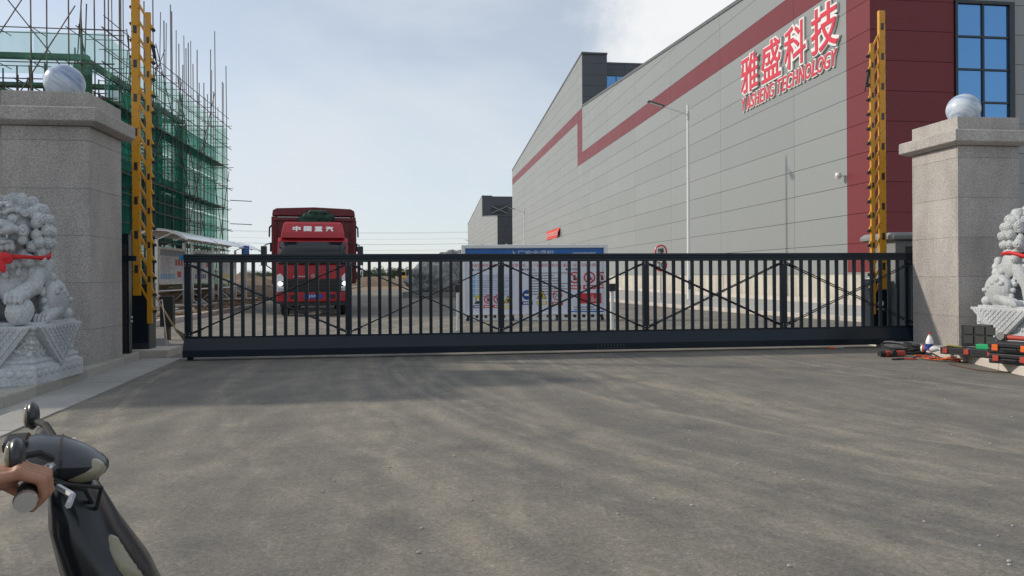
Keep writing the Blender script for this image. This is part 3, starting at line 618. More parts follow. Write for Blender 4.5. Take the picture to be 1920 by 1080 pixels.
# cable stubs and outriggers at the far corner
for z in (5.2, 6.9): pole((SX + .1, SY1 + .2, z), (SX + 1.6, SY1 + .4, z - .05), .03, 'outrigger')
def net(a, b, z0, z1, dense, axis):
    n = 8; k = 5; vs = []
    for i in range(n + 1):
        for j in range(k + 1):
            t = i / n; s_ = j / k; w = .05 * math.sin(t * math.pi * 3 + s_ * 2 + a) * math.sin(math.pi * s_) + rnd.uniform(-.012, .012)
            z = z0 + (z1 - z0) * s_ - .06 * math.sin(math.pi * t) * s_
            vs.append((SX - .07 - w, a + (b - a) * t, z) if axis == 'y' else (a + (b - a) * t, (SY0 if axis == 'x' else SY1) + (.07 + w), z))
    mm_ = MB(); mm_.add(vs, [(i * (k + 1) + j, (i + 1) * (k + 1) + j, (i + 1) * (k + 1) + j + 1, i * (k + 1) + j + 1) for i in range(n) for j in range(k)])
    mm_.build('safety_net', M_['net_dense' if dense else 'net_thin'], sb, smooth=True, off=soff)
zl = [0.5, 3.1, 5.5, 8.0, 10.2, 12.1]
for i in range(7):
    for j in range(5): net(yst[2 * i] + .02, yst[2 * i + 2] - .02, zl[j] + .03, zl[j + 1], (j < 4 and i < 6) , 'y')
for i in range(7):
    for j in range(5):
        if j == 3: continue
        net(xst[2 * i] - .02, xst[2 * i + 2] + .02, zl[j] + .03, zl[j + 1], j < 3, 'x')
for i in range(3):
    for j in range(5): net(SX - .1 - 2.6 * i, SX - 2.6 - 2.6 * i, zl[j] + .03, zl[j + 1], False, 'e')
# ================================================================ GATE, PILLARS, BARRIERS
# ---- pillars
def pillar(cx, cy, label, ball_label):
    r = thing('gate_pillar', label, 'pillar', (cx, cy, 0), group='granite pillars either side of the gate'); h = .55; t = .03
    MB().box(-h + t + .002, h - t - .002, -h + t + .002, h - t - .002, 0, 3.35).build('core', M_['groove_dark'], r)
    zs = [0, .6, 1.24, 1.88, 2.52, 3.17, 3.36]; g = .0013
    for a, b in zip(zs[:-1], zs[1:]):
        for x0, x1, y0, y1 in ((-h, h, -h, -h + t), (-h, h, h - t, h), (-h, -h + t, -h + t + .002, h - t - .002), (h - t, h, -h + t + .002, h - t - .002)):
            j = random.uniform(-.0015, .0015); MB().box(x0, x1, y0 + j, y1 + j, a + g, b - g).build('granite_slab', M_['granite'], r, bevel=.003)
    m = MB(); o = .15
    m.loft([[(sx * (h + e), sy * (h + e), z) for sx, sy in ((-1, -1), (1, -1), (1, 1), (-1, 1))] for e, z in ((.06, 3.365), (.13, 3.40), (o, 3.415), (o, 3.58), (o - .015, 3.60))])
    m.build('cap_slab', M_['granite'], r, bevel=.006)
    MB().box(-h, h, -h, h, 3.603, 3.83).build('top_block', M_['granite'], r, bevel=.006)
    b = MB(); b.sph((0, 0, 0), .262, 40, 28); bo = b.build('stone_ball', M_['marble'], None, smooth=True, loc=(cx, cy, 3.83 + .245), rot=(.35, .5, 1.1))
    tag(bo, ball_label, 'stone ball', 'marble balls on the gate pillars'); return r
pillar(-4.95, 11.2, 'grey granite gate pillar behind the left stone lion', 'blue veined marble ball on top of the left pillar')
pillar(9.22, 11.4, 'grey granite gate pillar behind the right stone lion, sunlit on one side', 'pale striped marble ball on top of the right pillar')

# ---- sliding gate
GX0, GY = -3.62, 12.15
gate = thing('sliding_gate', 'dark navy metal sliding gate with vertical bars closing the entrance', 'gate', (GX0, GY, 0), rotz=R(-0.25)); PAN = 2.475; NP = 5; GL = .05 + PAN * NP + .06 + 1.2
gp = M_['gate_paint']
m = MB(); m.prism([(-.055, 1.536), (-.055, 1.575), (-.048, 1.58), (-.048, 1.592), (-.055, 1.597), (-.055, 1.612), (-.048, 1.617), (-.048, 1.628), (-.055, 1.633), (-.055, 1.667), (.055, 1.667), (.055, 1.536)], 'x', 0, GL); m.build('top_rail', gp, gate, bevel=.003)
m = MB(); m.prism([(-.125, .055), (-.125, .162), (-.05, .345), (.05, .345), (.125, .162), (.125, .055)], 'x', 0, GL); m.build('bottom_beam', gp, gate, bevel=.004)
m = MB(); m.box(-.004, -.001, -.12, .12, .06, .16); m.build('end_plate', gp, gate)
MB().box(.003, GL, -.032, .032, .346, .372).build('bottom_rail', gp, gate)
slat = MB().box(-.026, .026, -.019, .019, .371, 1.537).mesh('bar', gp); post = MB().box(-.05, .05, -.042, .042, .371, 1.537).mesh('post', gp)
for k in range(NP + 1):
    px = .055 + PAN * k; link('post', post, gate, (px, 0, 0))
    if k < NP:
        for i in range(1, 15): link('bar', slat, gate, (px + PAN * i / 15, 0, 0))
        for side in (-1, 1):
            for up in (0, 1):
                y_ = side * (.052 + .012 * up); za, zb = (1.50, .41) if up else (.41, 1.50); mm_ = MB(); p0 = Vector((px + .03, y_, za)); p1 = Vector((px + PAN - .03, y_, zb))
                mm_.cyl(p0, p1, .0095, .0095, 8); d_ = (p1 - p0)
                for t0, t1 in ((.02, .075), (.925, .98)): mm_.cyl(p0 + d_ * t0, p0 + d_ * t1, .015, .015, 8)
                mm_.build('tie_rod', gp, gate)
    if k == NP:
        for i in range(1, 8): link('bar', slat, gate, (px + PAN * i / 15, 0, 0))
    for z in (.41, 1.505):
        mm_ = MB(); mm_.box(px - .045, px + .045, -.05, -.0425, z - .03, z + .03); mm_.build('bracket', gp, gate)
        mm_ = MB()
        for dx in (-.03, .03):
            for dz in (-.018, .018): mm_.cyl((px + dx, -.0505, z + dz), (px + dx, -.060, z + dz), .007, .007, 6)
        tag(mm_.build('bolts', M_['bolt_steel'], gate), kind='stuff')
m = MB()
for i in range(9):
    for z in (.085, .13): m.cyl((6.62 + i * .055, -.1255, z), (6.62 + i * .055, -.129, z), .0042, .0042, 6)
tag(m.build('rivets', M_['bolt_steel'], gate), kind='stuff')
m = MB(); m.cyl((.08, -.02, .03), (.08, .02, .03), .045, .045, 16); m.build('wheel', M_['rubber'], gate, auto=True); MB().box(.05, .11, -.03, .03, .02, .056).build('wheel_bracket', gp, gate)
m = MB(); m.box(-.075, -.003, -.03, .03, 1.575, 1.655); m.build('buffer', M_['blue_plastic'], gate, bevel=.006)
# ---- catch post
cp = thing('catch_post', 'black gate catch post with a bracket beside the left pillar', 'post', (-4.47, 12.06, .012))
MB().box(-.075, .075, -.06, .06, 0, 1.96).build('post', gp, cp, bevel=.004); MB().box(-.05, .05, -.065, -.0605, .1, 1.8).build('channel', M_['black_plastic'], cp)
MB().box(-.08, .20, -.10, -.066, 1.55, 1.63).build('bracket', gp, cp); MB().box(-.082, .082, -.066, .066, 1.961, 1.975).build('cap', M_['black_plastic'], cp)
for z_ in (.62, .68): MB().cyl((.079, -.02, z_), (.11, -.02, z_), .018).build('switch', M_['galvanised'], cp)
# ---- boom barriers
def boom(loc, s, label, ztop):
    r = thing('boom_barrier', label, 'barrier', loc, group='yellow fence booms raised upright beside the gate')
    MB().box(-.17, .17, -.16, .16, -.02, 1.05).build('housing', M_['window_frame'], r, bevel=.012); MB().box(-.18, .18, -.17, .17, 1.051, 1.075).build('housing_lid', M_['window_frame'], r, bevel=.006)
    MB().box(-.152 + .0, .152, -.166, -.161, .1, .98).build('housing_door', M_['gate_paint'], r, bevel=.002)
    MB().box(-.063, .063, -.235, -.165, .88, ztop).build('boom', M_['boom_yellow'], r, bevel=.012)
    MB().box(s * .155, s * .235, -.225, -.175, .42, ztop - .62).build('lower_rail', M_['boom_yellow'], r, bevel=.008)
    z = .95; i = 0
    while z < ztop - .35:
        p0 = Vector((-s * .066, -.20, z + .30)); p1 = Vector((s * .268, -.20, z - .32)); d = (p1 - p0).normalized()
        if p1.z > .3:
            mm_ = MB(); u = Vector((0, 1, 0))
            mm_.bar(p0, p1, .036, .03, up=(0, 1, 0)); b_ = mm_.build('hanging_bar', M_['boom_yellow'], r, bevel=.004)
            MB().cyl(p1 - d * .01, p1 + d * .035, .03, .03, 10).build('end_cap', M_['rubber'], b_); MB().cyl(p0 + d * .01, p0 - d * .025, .028, .028, 10).build('end_cap', M_['rubber'], b_)
        z += .272; i += 1
    z = 1.25
    while z < ztop - .1:
        MB().box(-.028 , .028, -.2375, -.2355, z, z + .13).build('reflector', M_['reflector'], r); z += .56
    z = 1.1
    while z < ztop - .9:
        MB().box(s * .195 - .02, s * .195 + .02, -.2275, -.2255, z, z + .10).build('reflector', M_['reflector'], r); z += .56
    m = MB(); zz = 1.0
    while zz < ztop: m.cyl((-.05, -.236, zz), (-.05, -.241, zz), .008, .008, 6); m.cyl((.05, -.236, zz + .1), (.05, -.241, zz + .1), .008, .008, 6); zz += .28
    tag(m.build('screws', M_['reflector'], r), kind='stuff')
    m = MB(); zc = ztop - 1.15; m.cyl((s * .26, -.2, zc), (s * .30, -.2, zc - .22), .03, .025, 8); m.cyl((s * .30, -.2, zc - .22), (s * .34, -.2, zc - .36), .012, .012, 6); m.build('hook', M_['rubber'], r)
    return r
bl = boom((-4.54, 12.95, .13), 1, 'yellow raised fence boom with dark base beside the left pillar', 6.15)
br = boom((8.66, 12.98, .12), -1, 'yellow raised fence boom beside the right pillar and red factory corner', 6.1)
m = MB(); m.cyl((-.02, -.1665, .62), (-.02, -.1675, .62), .062, .062, 20); m.build('badge', M_['white_paint'], br); lettering('badge_letter', 'P', .05, .07, .002, M_['gate_paint'], br, frame((-.02, -.168, .625), (1, 0, 0), (0, 0, 1)), offset=.02)
m = MB(); m.box(-.09, .05, -.1675, -.1665, .50, .525); m.build('badge_caption', M_['white_paint'], br)
tag(MB().box(-.42, .42, -.35, .35, -.05, .128).build('footing', M_['kerb_pale'], None, bevel=.01, loc=(-4.44, 12.95, 0)), 'low concrete footing block under the left boom barrier', 'footing')
tag(MB().box(-.5, .6, -.3, .4, -.05, .118).build('footing', M_['kerb_pale'], None, bevel=.01, loc=(8.68, 12.98, 0)), 'low concrete footing block under the right boom barrier', 'footing')
# ---- gate motor cabinet behind the right pillar
gc = thing('gate_cabinet', 'grey metal gate cabinet with overhanging cap behind the right pillar', 'cabinet', (9.45, 13.1, .11))
MB().box(-.55, .6, -.35, .45, 0, 1.80).build('body', M_['cabinet_grey'], gc, bevel=.008); MB().box(-.35, -.02, -.352, -.349, .2, 1.70).build('door_opening', M_['black_plastic'], gc)
m = MB(); m.loft([[(sx * (.575 + e) + .02, sy * (.40 + e) + .05, z) for sx, sy in ((-1, -1), (1, -1), (1, 1), (-1, 1))] for e, z in ((0, 1.802), (.12, 1.83), (.12, 1.90), (.06, 1.96))]); m.build('cap', M_['cabinet_grey'], gc, bevel=.01)
# white stand beyond the right boom
ws = thing('white_stand', 'white metal frame stand seen behind the right boom', 'stand', (10.1, 15.6, 0))
for x in (0, .85): MB().box(x - .03, x + .03, -.03, .03, 0, 1.2).build('leg', M_['white_paint'], ws)
MB().box(-.03, .88, -.035, .035, 1.201, 1.27).build('top_bar', M_['white_paint'], ws); MB().box(.03, .82, -.02, .02, .55, .60).build('rail', M_['white_paint'], ws)
# ---- guard house at the left
gh = thing('guard_house', 'white walled guard house with flat roof behind the left pillar', 'building', (-9.2, 13.1, .11)); 
MB().box(-3.4, 2.9, -3.0, 2.6, 0, 3.55).build('wall', M_['white_wall'], gh); MB().box(-3.7, 3.15, -3.3, 2.9, 3.552, 3.74).build('roof', M_['white_wall'], gh, bevel=.01); MB().box(-3.5, 2.95, -3.1, 2.7, 3.742, 4.05).build('parapet', M_['cabinet_grey'], gh)
wq = MB().box(2.901, 2.93, -2.4, -1.0, 1.0, 2.4).build('window', M_['window_frame'], gh); MB().box(2.931, 2.94, -2.3, -1.1, 1.1, 2.3).build('pane', M_['dark_glass'], wq)
wq = MB().box(-2.2, -.6, -3.03, -3.001, 1.0, 2.4).build('window', M_['window_frame'], gh); MB().box(-2.1, -.7, -3.04, -3.031, 1.1, 2.3).build('pane', M_['dark_glass'], wq)

# ================================================================ STONE LIONS
def pedestal(r, w, d, h):
    hw, hd = w / 2, d / 2
    prof = [(.02, 0), (.02, .20), (.0, .205), (-.03, .235), (-.015, .25), (-.015, .275), (-.06, .30), (-.06, .545), (-.035, .57), (-.035, .60), (.0, .625), (.0, h)]
    m = MB(); m.loft([[(sx * (hw + e), sy * (hd + e), z) for sx, sy in ((-1, -1), (1, -1), (1, 1), (-1, 1))] for e, z in prof]); p = m.build('pedestal', M_['lion_stone'], r, bevel=.006)
    # cloth corners carved on each side: triangle, border, diamond lattice; reliefs
    for ang, half, dist in ((0, hw, hd), (90, hd, hw), (-90, hd, hw)):
        Mr = Matrix.Rotation(R(ang), 4, 'Z')
        tri = [(-half * .90, h - .006), (half * .90, h - .006), (0, h - .50)]
        y = -dist - .004
        q = MB(); q.prism(tri, 'y', y - .018, y + .07); q = xf(q, Mr); q.build('carved_cloth', M_['lion_stone'], p)
        q = MB(); edges = [((-half * .90, h - .012), (0, h - .492)), ((half * .90, h - .012), (0, h - .492)), ((-half * .72, h - .02), (0, h - .41)), ((half * .72, h - .02), (0, h - .41))]
        for a, b in edges: q.bar((a[0], y - .02, a[1]), (b[0], y - .02, b[1]), .012, .018, up=(0, 1, 0))
        n = 9; tx = half * .70; tz = .37
        for i in range(1, n):
            t = i / n
            for s_ in (-1, 1):                          # lattice ridges parallel to the two slanted edges
                xa = -s_ * tx * (1 - 2 * t); za = h - .02
                L = 1 - t
                q.bar((xa, y - .02, za), (xa + s_ * tx * L, y - .02, za - tz * L), .011, .014, up=(0, 1, 0))
        k = 16
        for s_ in (-1, 1):                              # fret in the border
            for i in range(k):
                t = (i + .5) / k; q.box(-.009, .009, -.008, .004, -.009, .009, Matrix.Translation((s_ * half * .81 * (1 - t), y - .018, h - .016 - (.45) * t)) @ Matrix.Rotation(.7, 4, 'Y'))
        xf(q, Mr).build('lattice', M_['lion_stone'], p)
        q = MB(); rr = random.Random(5)
        for s_ in (-1, 1):
            for i in range(16):
                x = s_ * half * rr.uniform(.42, .84); z = rr.uniform(.32, .50)
                if abs(x) / half < (h - .02 - z) / .5 * 0 + .40: continue
                q.sph((x, -dist + .058, z), (rr.uniform(.015, .05), .022, rr.uniform(.012, .032)), 8, 6)
            q.torus((s_ * half * .62, -dist + .055, .40), (0, 1, 0), .045, .014)
        for i in range(8):
            x = (i - 3.5) / 4 * half; q.sph((x, -dist - .018, .13), (half / 9, .012, .04), 8, 6)
        tag(xf(q, Mr).build('relief', M_['lion_stone'], p, smooth=True), kind='stuff')
    return p
def lion(cx, cy, label, ped_h, w, d, ballside, turn, rib_label):
    r = thing('stone_lion', label, 'statue', (cx, cy, .11), group='carved stone guardian lions by the gate')
    pedestal(r, w, d, ped_h); b = MB(); B = ped_h; s = ballside
    def S_(c, rad, M=None): b.sph((c[0], c[1], c[2] + B), rad, 16, 12, M)
    def C_(p, q, r0, r1): b.capsule((p[0], p[1], p[2] + B), (q[0], q[1], q[2] + B), r0, r1, 14)
    b.box(-.48, .48, -.46, .50, B - .03, B + .035)                      # plinth the beast sits on
    for e in (-1, 1):
        for k in range(4): b.torus((e * .30, -.02, B + .50 - .0 * k), (e, .25, .1), .085 + .022 * k, .009, 18, 5)
        for k in range(5): S_((e * .47, .02 + .085 * k, .42 - .05 * abs(k - 1)), (.03, .05, .035))
    C_((0, .28, .26), (0, .02, .72), .30, .28); S_((0, -.10, .60), (.30, .24, .30)); S_((0, -.16, .42), (.22, .20, .22))
    S_((0, .40, .30), (.26, .16, .26)); C_((0, .46, .12), (0, .50, .62), .07, .05)
    for k in range(5): S_((.05 * math.sin(k * 2), .49 + .02 * k, .35 + .09 * k), .075)
    for e in (-1, 1):
        S_((e * .33, .18, .27), (.165, .28, .26)); S_((e * .37, .10, .30), (.12, .19, .20)); C_((e * .40, .12, .16), (e * .40, -.06, .085), .09, .075); S_((e * .40, -.13, .085), (.10, .14, .075))
        for k in range(4): S_((e * .40 + (k - 1.5) * .052, -.23, .075), (.034, .06, .055)); S_((e * .40 + (k - 1.5) * .052, -.275, .055), (.024, .03, .035))
        S_((e * .40, .36, .10), (.10, .10, .08))
        # shoulder curls
        S_((e * .29, -.02, .66), (.11, .17, .20))
        for k in range(4): S_((e * (.34 + .02 * (k % 2)), .02 + .08 * k, .60 - .055 * k), .055)
        if e == s:
            C_((e * .25, -.10, .62), (e * .31, -.26, .44), .125, .105); C_((e * .31, -.26, .44), (e * .24, -.44, .36), .10, .095); S_((e * .23, -.47, .34), (.13, .13, .085))
            for k in range(4): S_((e * .23 + (k - 1.5) * .062, -.56, .325), (.036, .065, .06)); S_((e * .23 + (k - 1.5) * .062, -.605, .285), (.027, .03, .045))
            S_((e * .23, -.46, .165), (.165, .165, .165))
            for k in range(5): b.torus((e * .23, -.46, B + .165), (math.cos(k * 1.26), math.sin(k * 1.26), .5), .164, .010, 18, 5)
        else:
            C_((e * .25, -.12, .62), (e * .25, -.30, .34), .125, .10); C_((e * .25, -.30, .34), (e * .25, -.34, .10), .10, .085); S_((e * .25, -.41, .095), (.115, .15, .08))
            for k in range(4): S_((e * .25 + (k - 1.5) * .056, -.52, .08), (.034, .06, .058)); S_((e * .25 + (k - 1.5) * .056, -.565, .06), (.025, .03, .036))
        for k in range(3): S_((e * .36, -.16 + .03 * k, .36 - .09 * k), .04)
    # harness band with studs and bells across the chest
    for k in range(9):
        a = (k - 4) * .26; S_((.31 * math.sin(a), -.10 - .25 * math.cos(a), .665 + .05 * abs(math.sin(a))), (.042, .035, .04))
        if k % 2 == 0: S_((.30 * math.sin(a), -.12 - .25 * math.cos(a), .575 + .05 * abs(math.sin(a))), (.038, .04, .05))
    b.torus((0, -.08, B + .67), (0, .12, 1), .285, .03, 28, 8)
    # head, in its own frame so that it can turn
    H = Matrix.Translation((0, -.16, B + 1.10)) @ Matrix.Rotation(R(turn), 4, 'Z')
    hb = MB(); T = Matrix.Translation; RX = lambda d: Matrix.Rotation(R(d), 4, 'X'); RZ = lambda d: Matrix.Rotation(R(d), 4, 'Z'); RY = lambda d: Matrix.Rotation(R(d), 4, 'Y')
    hb.sph((0, .02, .0), (.27, .25, .27), 18, 14); hb.sph((0, -.10, .16), (.21, .15, .13), 16, 12)                # skull, forehead
    hb.sph((0, -.25, -.005), (.165, .16, .085), 16, 12); hb.sph((0, -.30, .045), (.09, .11, .055), 14, 10)          # upper jaw, bridge
    hb.sph((0, -.395, .035), (.075, .045, .045), 14, 10)                                                            # nose
    for e in (-1, 1):
        hb.sph((e * .058, -.41, .022), (.042, .036, .034), 12, 8)                                                   # nostril wing
        hb.sph((e * .105, -.345, -.025), (.09, .075, .05), 14, 10); hb.sph((e * .165, -.27, -.015), (.05, .06, .045))   # lips
        hb.sph((e * .115, -.235, .105), (.062, .05, .05), 14, 10); hb.sph((e * .118, -.275, .10), (.034, .022, .032), 12, 8)   # eye
        hb.torus((e * .116, -.262, .102), (e * .25, -1, .1), .047, .011, 16, 6)
        for k in range(5):                                                                                          # curled brow
            a = k / 4; hb.sph((e * (.035 + .17 * a), -.275 + .10 * a * a, .168 + .035 * math.sin(math.pi * a)), (.034, .036, .027), 10, 8)
        hb.torus((e * .225, -.165, .175), (e, -.7, .2), .036, .014, 14, 6); hb.sph((e * .225, -.175, .175), .02)
        hb.sph((e * .20, -.17, -.03), (.075, .085, .085), 12, 10); hb.torus((e * .235, -.225, -.03), (e * .8, -1, 0), .046, .014, 14, 6); hb.sph((e * .237, -.233, -.03), .022)   # cheek whorl
        hb.sph((e * .195, -.17, -.13), (.065, .07, .06)); hb.torus((e * .22, -.21, -.135), (e * .8, -1, -.2), .036, .013, 12, 6)
        hb.sph((e * .30, -.05, .20), (.045, .035, .09), 12, 10, RY(e * 25)); hb.sph((e * .325, -.07, .20), (.02, .02, .06), 10, 8, RY(e * 25))      # ear
        hb.sph((e * .10, -.35, -.085), (.016, .016, .038), 8, 6)                                                    # fang
        hb.sph((e * .07, -.235, .245), (.05, .05, .03)); hb.sph((e * .03, -.20, .275), (.05, .06, .03))
    hb.sph((0, -.215, -.155), (.125, .13, .04), 14, 10); hb.sph((0, -.315, -.16), (.085, .05, .035), 12, 8); hb.sph((0, -.25, -.115), (.06, .09, .02), 12, 8)   # lower jaw, tongue
    for k in range(6): hb.sph(((k - 2.5) * .03, -.385, -.062), (.0135, .012, .02), 6, 6)
    for k in range(5): hb.sph(((k - 2) * .055, -.29 + .02 * abs(k - 2), -.215), (.032, .04, .05), 10, 8)           # beard curls
    # mane: rows of spiral curls over the back and sides of the head
    rr = random.Random(11); c0 = Vector((0, .06, -.03))
    for row in range(8):
        el = R(-58 + row * 20); n = max(1, int(round(17 * math.cos(el))))
        for k in range(n):
            az = 2 * math.pi * (k + .5 * (row % 2)) / n; dv = Vector((math.sin(az) * math.cos(el), math.cos(az) * math.cos(el), math.sin(el)))
            if dv.y < -.42 and dv.z < .80: continue
            if dv.y < -.60: continue
            p = c0 + Vector((dv.x * .40, dv.y * .345, dv.z * .375)); q = .078 * rr.uniform(.92, 1.1)
            hb.sph(p, q, 14, 10); u_, v_, d_ = basis(dv); ax = (dv + u_ * rr.uniform(-.25, .25) + v_ * rr.uniform(-.25, .25)).normalized()
            N_ = 22                                                                                                 # a raised spiral on every curl
            for t_ in range(N_):
                t = t_ / (N_ - 1); a = t * 4 * math.pi; rad_ = q * (.80 - .62 * t); hh = math.sqrt(max(0, q * q - rad_ * rad_)); uu, vv, dd = basis(ax)
                hb.sph(p + uu * (rad_ * math.cos(a)) + vv * (rad_ * math.sin(a)) + dd * (hh + .004), .0105, 6, 4)
    def curl(p, dv, q):
        hb.sph(p, q, 14, 10); uu, vv, dd = basis(dv)
        for t_ in range(22):
            t = t_ / 21; an = t * 4 * math.pi; rad_ = q * (.80 - .62 * t); hh = math.sqrt(max(0, q * q - rad_ * rad_)); hb.sph(p + uu * (rad_ * math.cos(an)) + vv * (rad_ * math.sin(an)) + dd * (hh + .004), .0105, 6, 4)
    for k in range(13):                                                                                             # curls framing the face
        an = R(-62 + k * 304 / 12); dv = Vector((math.cos(an), -.55, math.sin(an))).normalized(); curl(Vector((math.cos(an) * .33, -.075, math.sin(an) * .315 - .01)), dv, .07)
    for k in range(11):                                                                                             # lowest row over the neck
        an = 2 * math.pi * k / 11; dv = Vector((math.sin(an), math.cos(an), -.3)).normalized()
        if dv.y > -.75: curl(Vector((math.sin(an) * .34, .04 + math.cos(an) * .28, -.36)), dv, .075)
    xf(hb, H); b.add(hb.v, hb.f)
    b.v = [(x * .80, y * .94, z) for x, y, z in b.v]
    o = b.build('beast', M_['lion_stone'], r, smooth=True); voxel(o, .0062, 0, .3)
    # red ribbon tied round the neck
    rb = thing('red_ribbon', rib_label, 'ribbon', (cx, cy, .11)); q = MB(); n = 36; rings = []; vs = []
    for i in range(n):
        a = 2 * math.pi * i / n; rx, ry = .405, .42
        for z, k in ((-.030 - .008 * math.sin(5 * a), 1.0), (0, 1.014), (.022 + .008 * math.sin(4 * a + 1), .99)): vs.append((rx * k * .80 * math.sin(a), -.11 - ry * k * .94 * math.cos(a), B + .80 + z + .05 * (-math.cos(a)) + .022 * math.sin(3 * a)))
    q.add(vs, [(i * 3 + j, ((i + 1) % n) * 3 + j, ((i + 1) % n) * 3 + j + 1, i * 3 + j + 1) for i in range(n) for j in range(2)])
    bo = q.build('band', M_['ribbon_red'], rb, smooth=True); so_ = bo.modifiers.new('thick', 'SOLIDIFY'); so_.thickness = .012
    q = MB(); zc = B + .75; yb = -.545; q.sph((.0, yb - .02, zc), (.05, .04, .05))
    for e in (-1, 1):
        q.sph((e * .12, yb, zc + .03), (.11, .045, .075)); q.sph((e * .09, yb - .02, zc - .10), (.055, .025, .12), 12, 8, Matrix.Rotation(e * -.35, 4, 'Y')); q.sph((e * .17, yb + .01, zc - .02), (.07, .035, .055))
    q.v = [(x * .72, yb + (y - yb) * .8, zc + (z - zc) * .75) for x, y, z in q.v]
    bw = q.build('bow', M_['ribbon_red'], rb, smooth=True); voxel(bw, .008, 1, .4)
    return r
lion(-4.59, 9.31, 'carved grey stone lion with a paw on a ball, left of the gate', .66, .80, 1.12, 1, 0, 'red ribbon with a bow round the left lion\'s neck')
lion(9.04, 9.96, 'carved pale stone lion in sunlight, right of the gate', .66, .80, 1.20, 1, 0, 'red ribbon round the right lion\'s neck')
# ================================================================ TRUCK
tk = thing('lorry', 'red tipper lorry driving towards the gate with its headlights on', 'truck', (-3.40, 25.0, 0), R(6.2))
def ring(hw, y, z0, z1, c=.06): return [(-hw, y, z0), (hw, y, z0), (hw, y, z1 - c), (hw - c, y, z1), (-hw + c, y, z1), (-hw, y, z1 - c)]
cab = MB(); cab.prism([(0, .62), (-.03, 1.0), (-.02, 1.68), (.26, 2.50), (.42, 2.62), (1.75, 2.62), (1.80, 2.5), (1.80, .75), (1.15, .70), (1.05, 1.05), (.62, 1.05), (.5, .62)], 'x', -1.13, 1.13)
co = cab.build('cab', M_['truck_red'], tk, bevel=.05)
cab.prism
# windscreen lies on the raked front between z 1.72 and 2.46
def rake(z): return -.02 + (z - 1.68) * (.28 / .82)
m = MB(); z0, z1 = 1.72, 2.47
vs = []
for z, hw in ((z0, 1.10), (2.1, 1.085), (z1, 1.05)):
    for i in range(9): t = i / 8 * 2 - 1; vs.append((t * hw, rake(z) - .075 + .05 * t * t, z))
m.add(vs, [(j * 9 + i, j * 9 + i + 1, j * 9 + 10 + i, j * 9 + 9 + i) for j in range(2) for i in range(8)]); wso = m.build('windscreen', M_['dark_glass'], tk, smooth=True); sm = wso.modifiers.new('t', 'SOLIDIFY'); sm.thickness = .01
m = MB(); m.bar((-.9, -.015, 1.76), (-.1, rake(1.84) - .04, 1.84), .02); m.bar((.15, -.015, 1.76), (.95, rake(1.84) - .04, 1.84), .02); m.build('wiper', M_['rubber'], tk)
# wind deflector with lettering
m = MB(); m.loft([[(-1.03, .22, 2.60), (1.03, .22, 2.60), (1.03, 1.2, 2.60), (-1.03, 1.2, 2.60)], [(-1.02, .34, 2.78), (1.02, .34, 2.78), (1.02, 1.25, 2.78), (-1.02, 1.25, 2.78)], [(-.96, .62, 3.10), (.96, .62, 3.10), (.98, 1.3, 3.10), (-.98, 1.3, 3.10)], [(-.90, .72, 3.17), (.90, .72, 3.17), (.92, 1.3, 3.17), (-.92, 1.3, 3.17)]])
fo = m.build('wind_deflector', M_['truck_red'], tk, bevel=.03)
up = Vector((0, .28, .32)).normalized()
for i, c in enumerate('中国重汽'): lettering('character', c, .255, .24, .012, M_['white_paint'], fo, frame((-.53 + i * .355, .455, 2.915), (1, 0, 0), up) , offset=.05)
m = MB(); m.box(-1.08, 1.08, -.055, -.031, .80, 1.24); go = m.build('grille', M_['black_plastic'], tk, bevel=.01)
for i in range(3): MB().box(-1.05, 1.05, -.075, -.054, .87 + i * .125, .915 + i * .125).build('grille_bar', M_['rubber'], go)
m = MB(); m.torus((0, -.062, 1.335), (0, 1, 0), .055, .008, 20, 6); m.bar((0, -.062, 1.335), (0, -.062, 1.39), .012); m.bar((0, -.062, 1.335), (.048, -.062, 1.305), .012); m.bar((0, -.062, 1.335), (-.048, -.062, 1.305), .012); m.build('emblem', M_['chrome'], tk)
m = MB()
for i in range(8): m.box(-.62 + i * .055, -.585 + i * .055, -.05, -.035, 1.30, 1.335)
m.build('maker_letters', M_['chrome'], tk)
m = MB(); m.prism([(-1.10, .48), (1.10, .48), (1.14, .55), (1.14, .80), (-1.14, .80), (-1.14, .55)], 'y', -.10, .30); bo = m.build('bumper', M_['truck_red'], tk, bevel=.03)
MB().box(-1.05, 1.05, -.06, .3, .34, .479).build('lower_bumper', M_['black_plastic'], tk, bevel=.02)
for e in (-1, 1):
    MB().box(e * .62 - .10, e * .62 + .10, -.112, -.101, .58, .72).build('fog_lamp', M_['black_plastic'], bo, bevel=.01)
    m = MB(); m.prism([(e * .90, .84), (e * 1.135, .82), (e * 1.135, 1.36), (e * 1.02, 1.42), (e * .93, 1.30)], 'y', -.075, -.02); ho = m.build('headlight', M_['lamp_lens'], tk, bevel=.015)
    m = MB(); m.sph((e * 1.03, -.078, 1.08), (.075, .02, .075)); m.build('bulb', M_['lamp_lit'], ho, smooth=True)
    m = MB(); m.box(e * 1.03 - .09, e * 1.03 + .09, -.08, -.07, .85, .94); m.build('indicator', M_['galvanised'], ho)
    MB().box(e * 1.132 - .012, e * 1.132 + .012, .30, 1.10, 1.72, 2.42).build('side_window', M_['dark_glass'], tk)
    q = MB(); q.tube([(e * 1.05, .30, 2.40), (e * 1.35, .12, 2.42), (e * 1.52, .02, 2.34)], .018); q.tube([(e * 1.52, .02, 1.72), (e * 1.25, .2, 1.52), (e * 1.12, .3, 1.45)], .018); mo = q.build('mirror', M_['rubber'], tk)
    q = MB(); q.box(e * 1.54 - .095, e * 1.54 + .095, -.05, .06, 1.68, 2.32); q.build('mirror_housing', M_['black_plastic'], mo, bevel=.03)
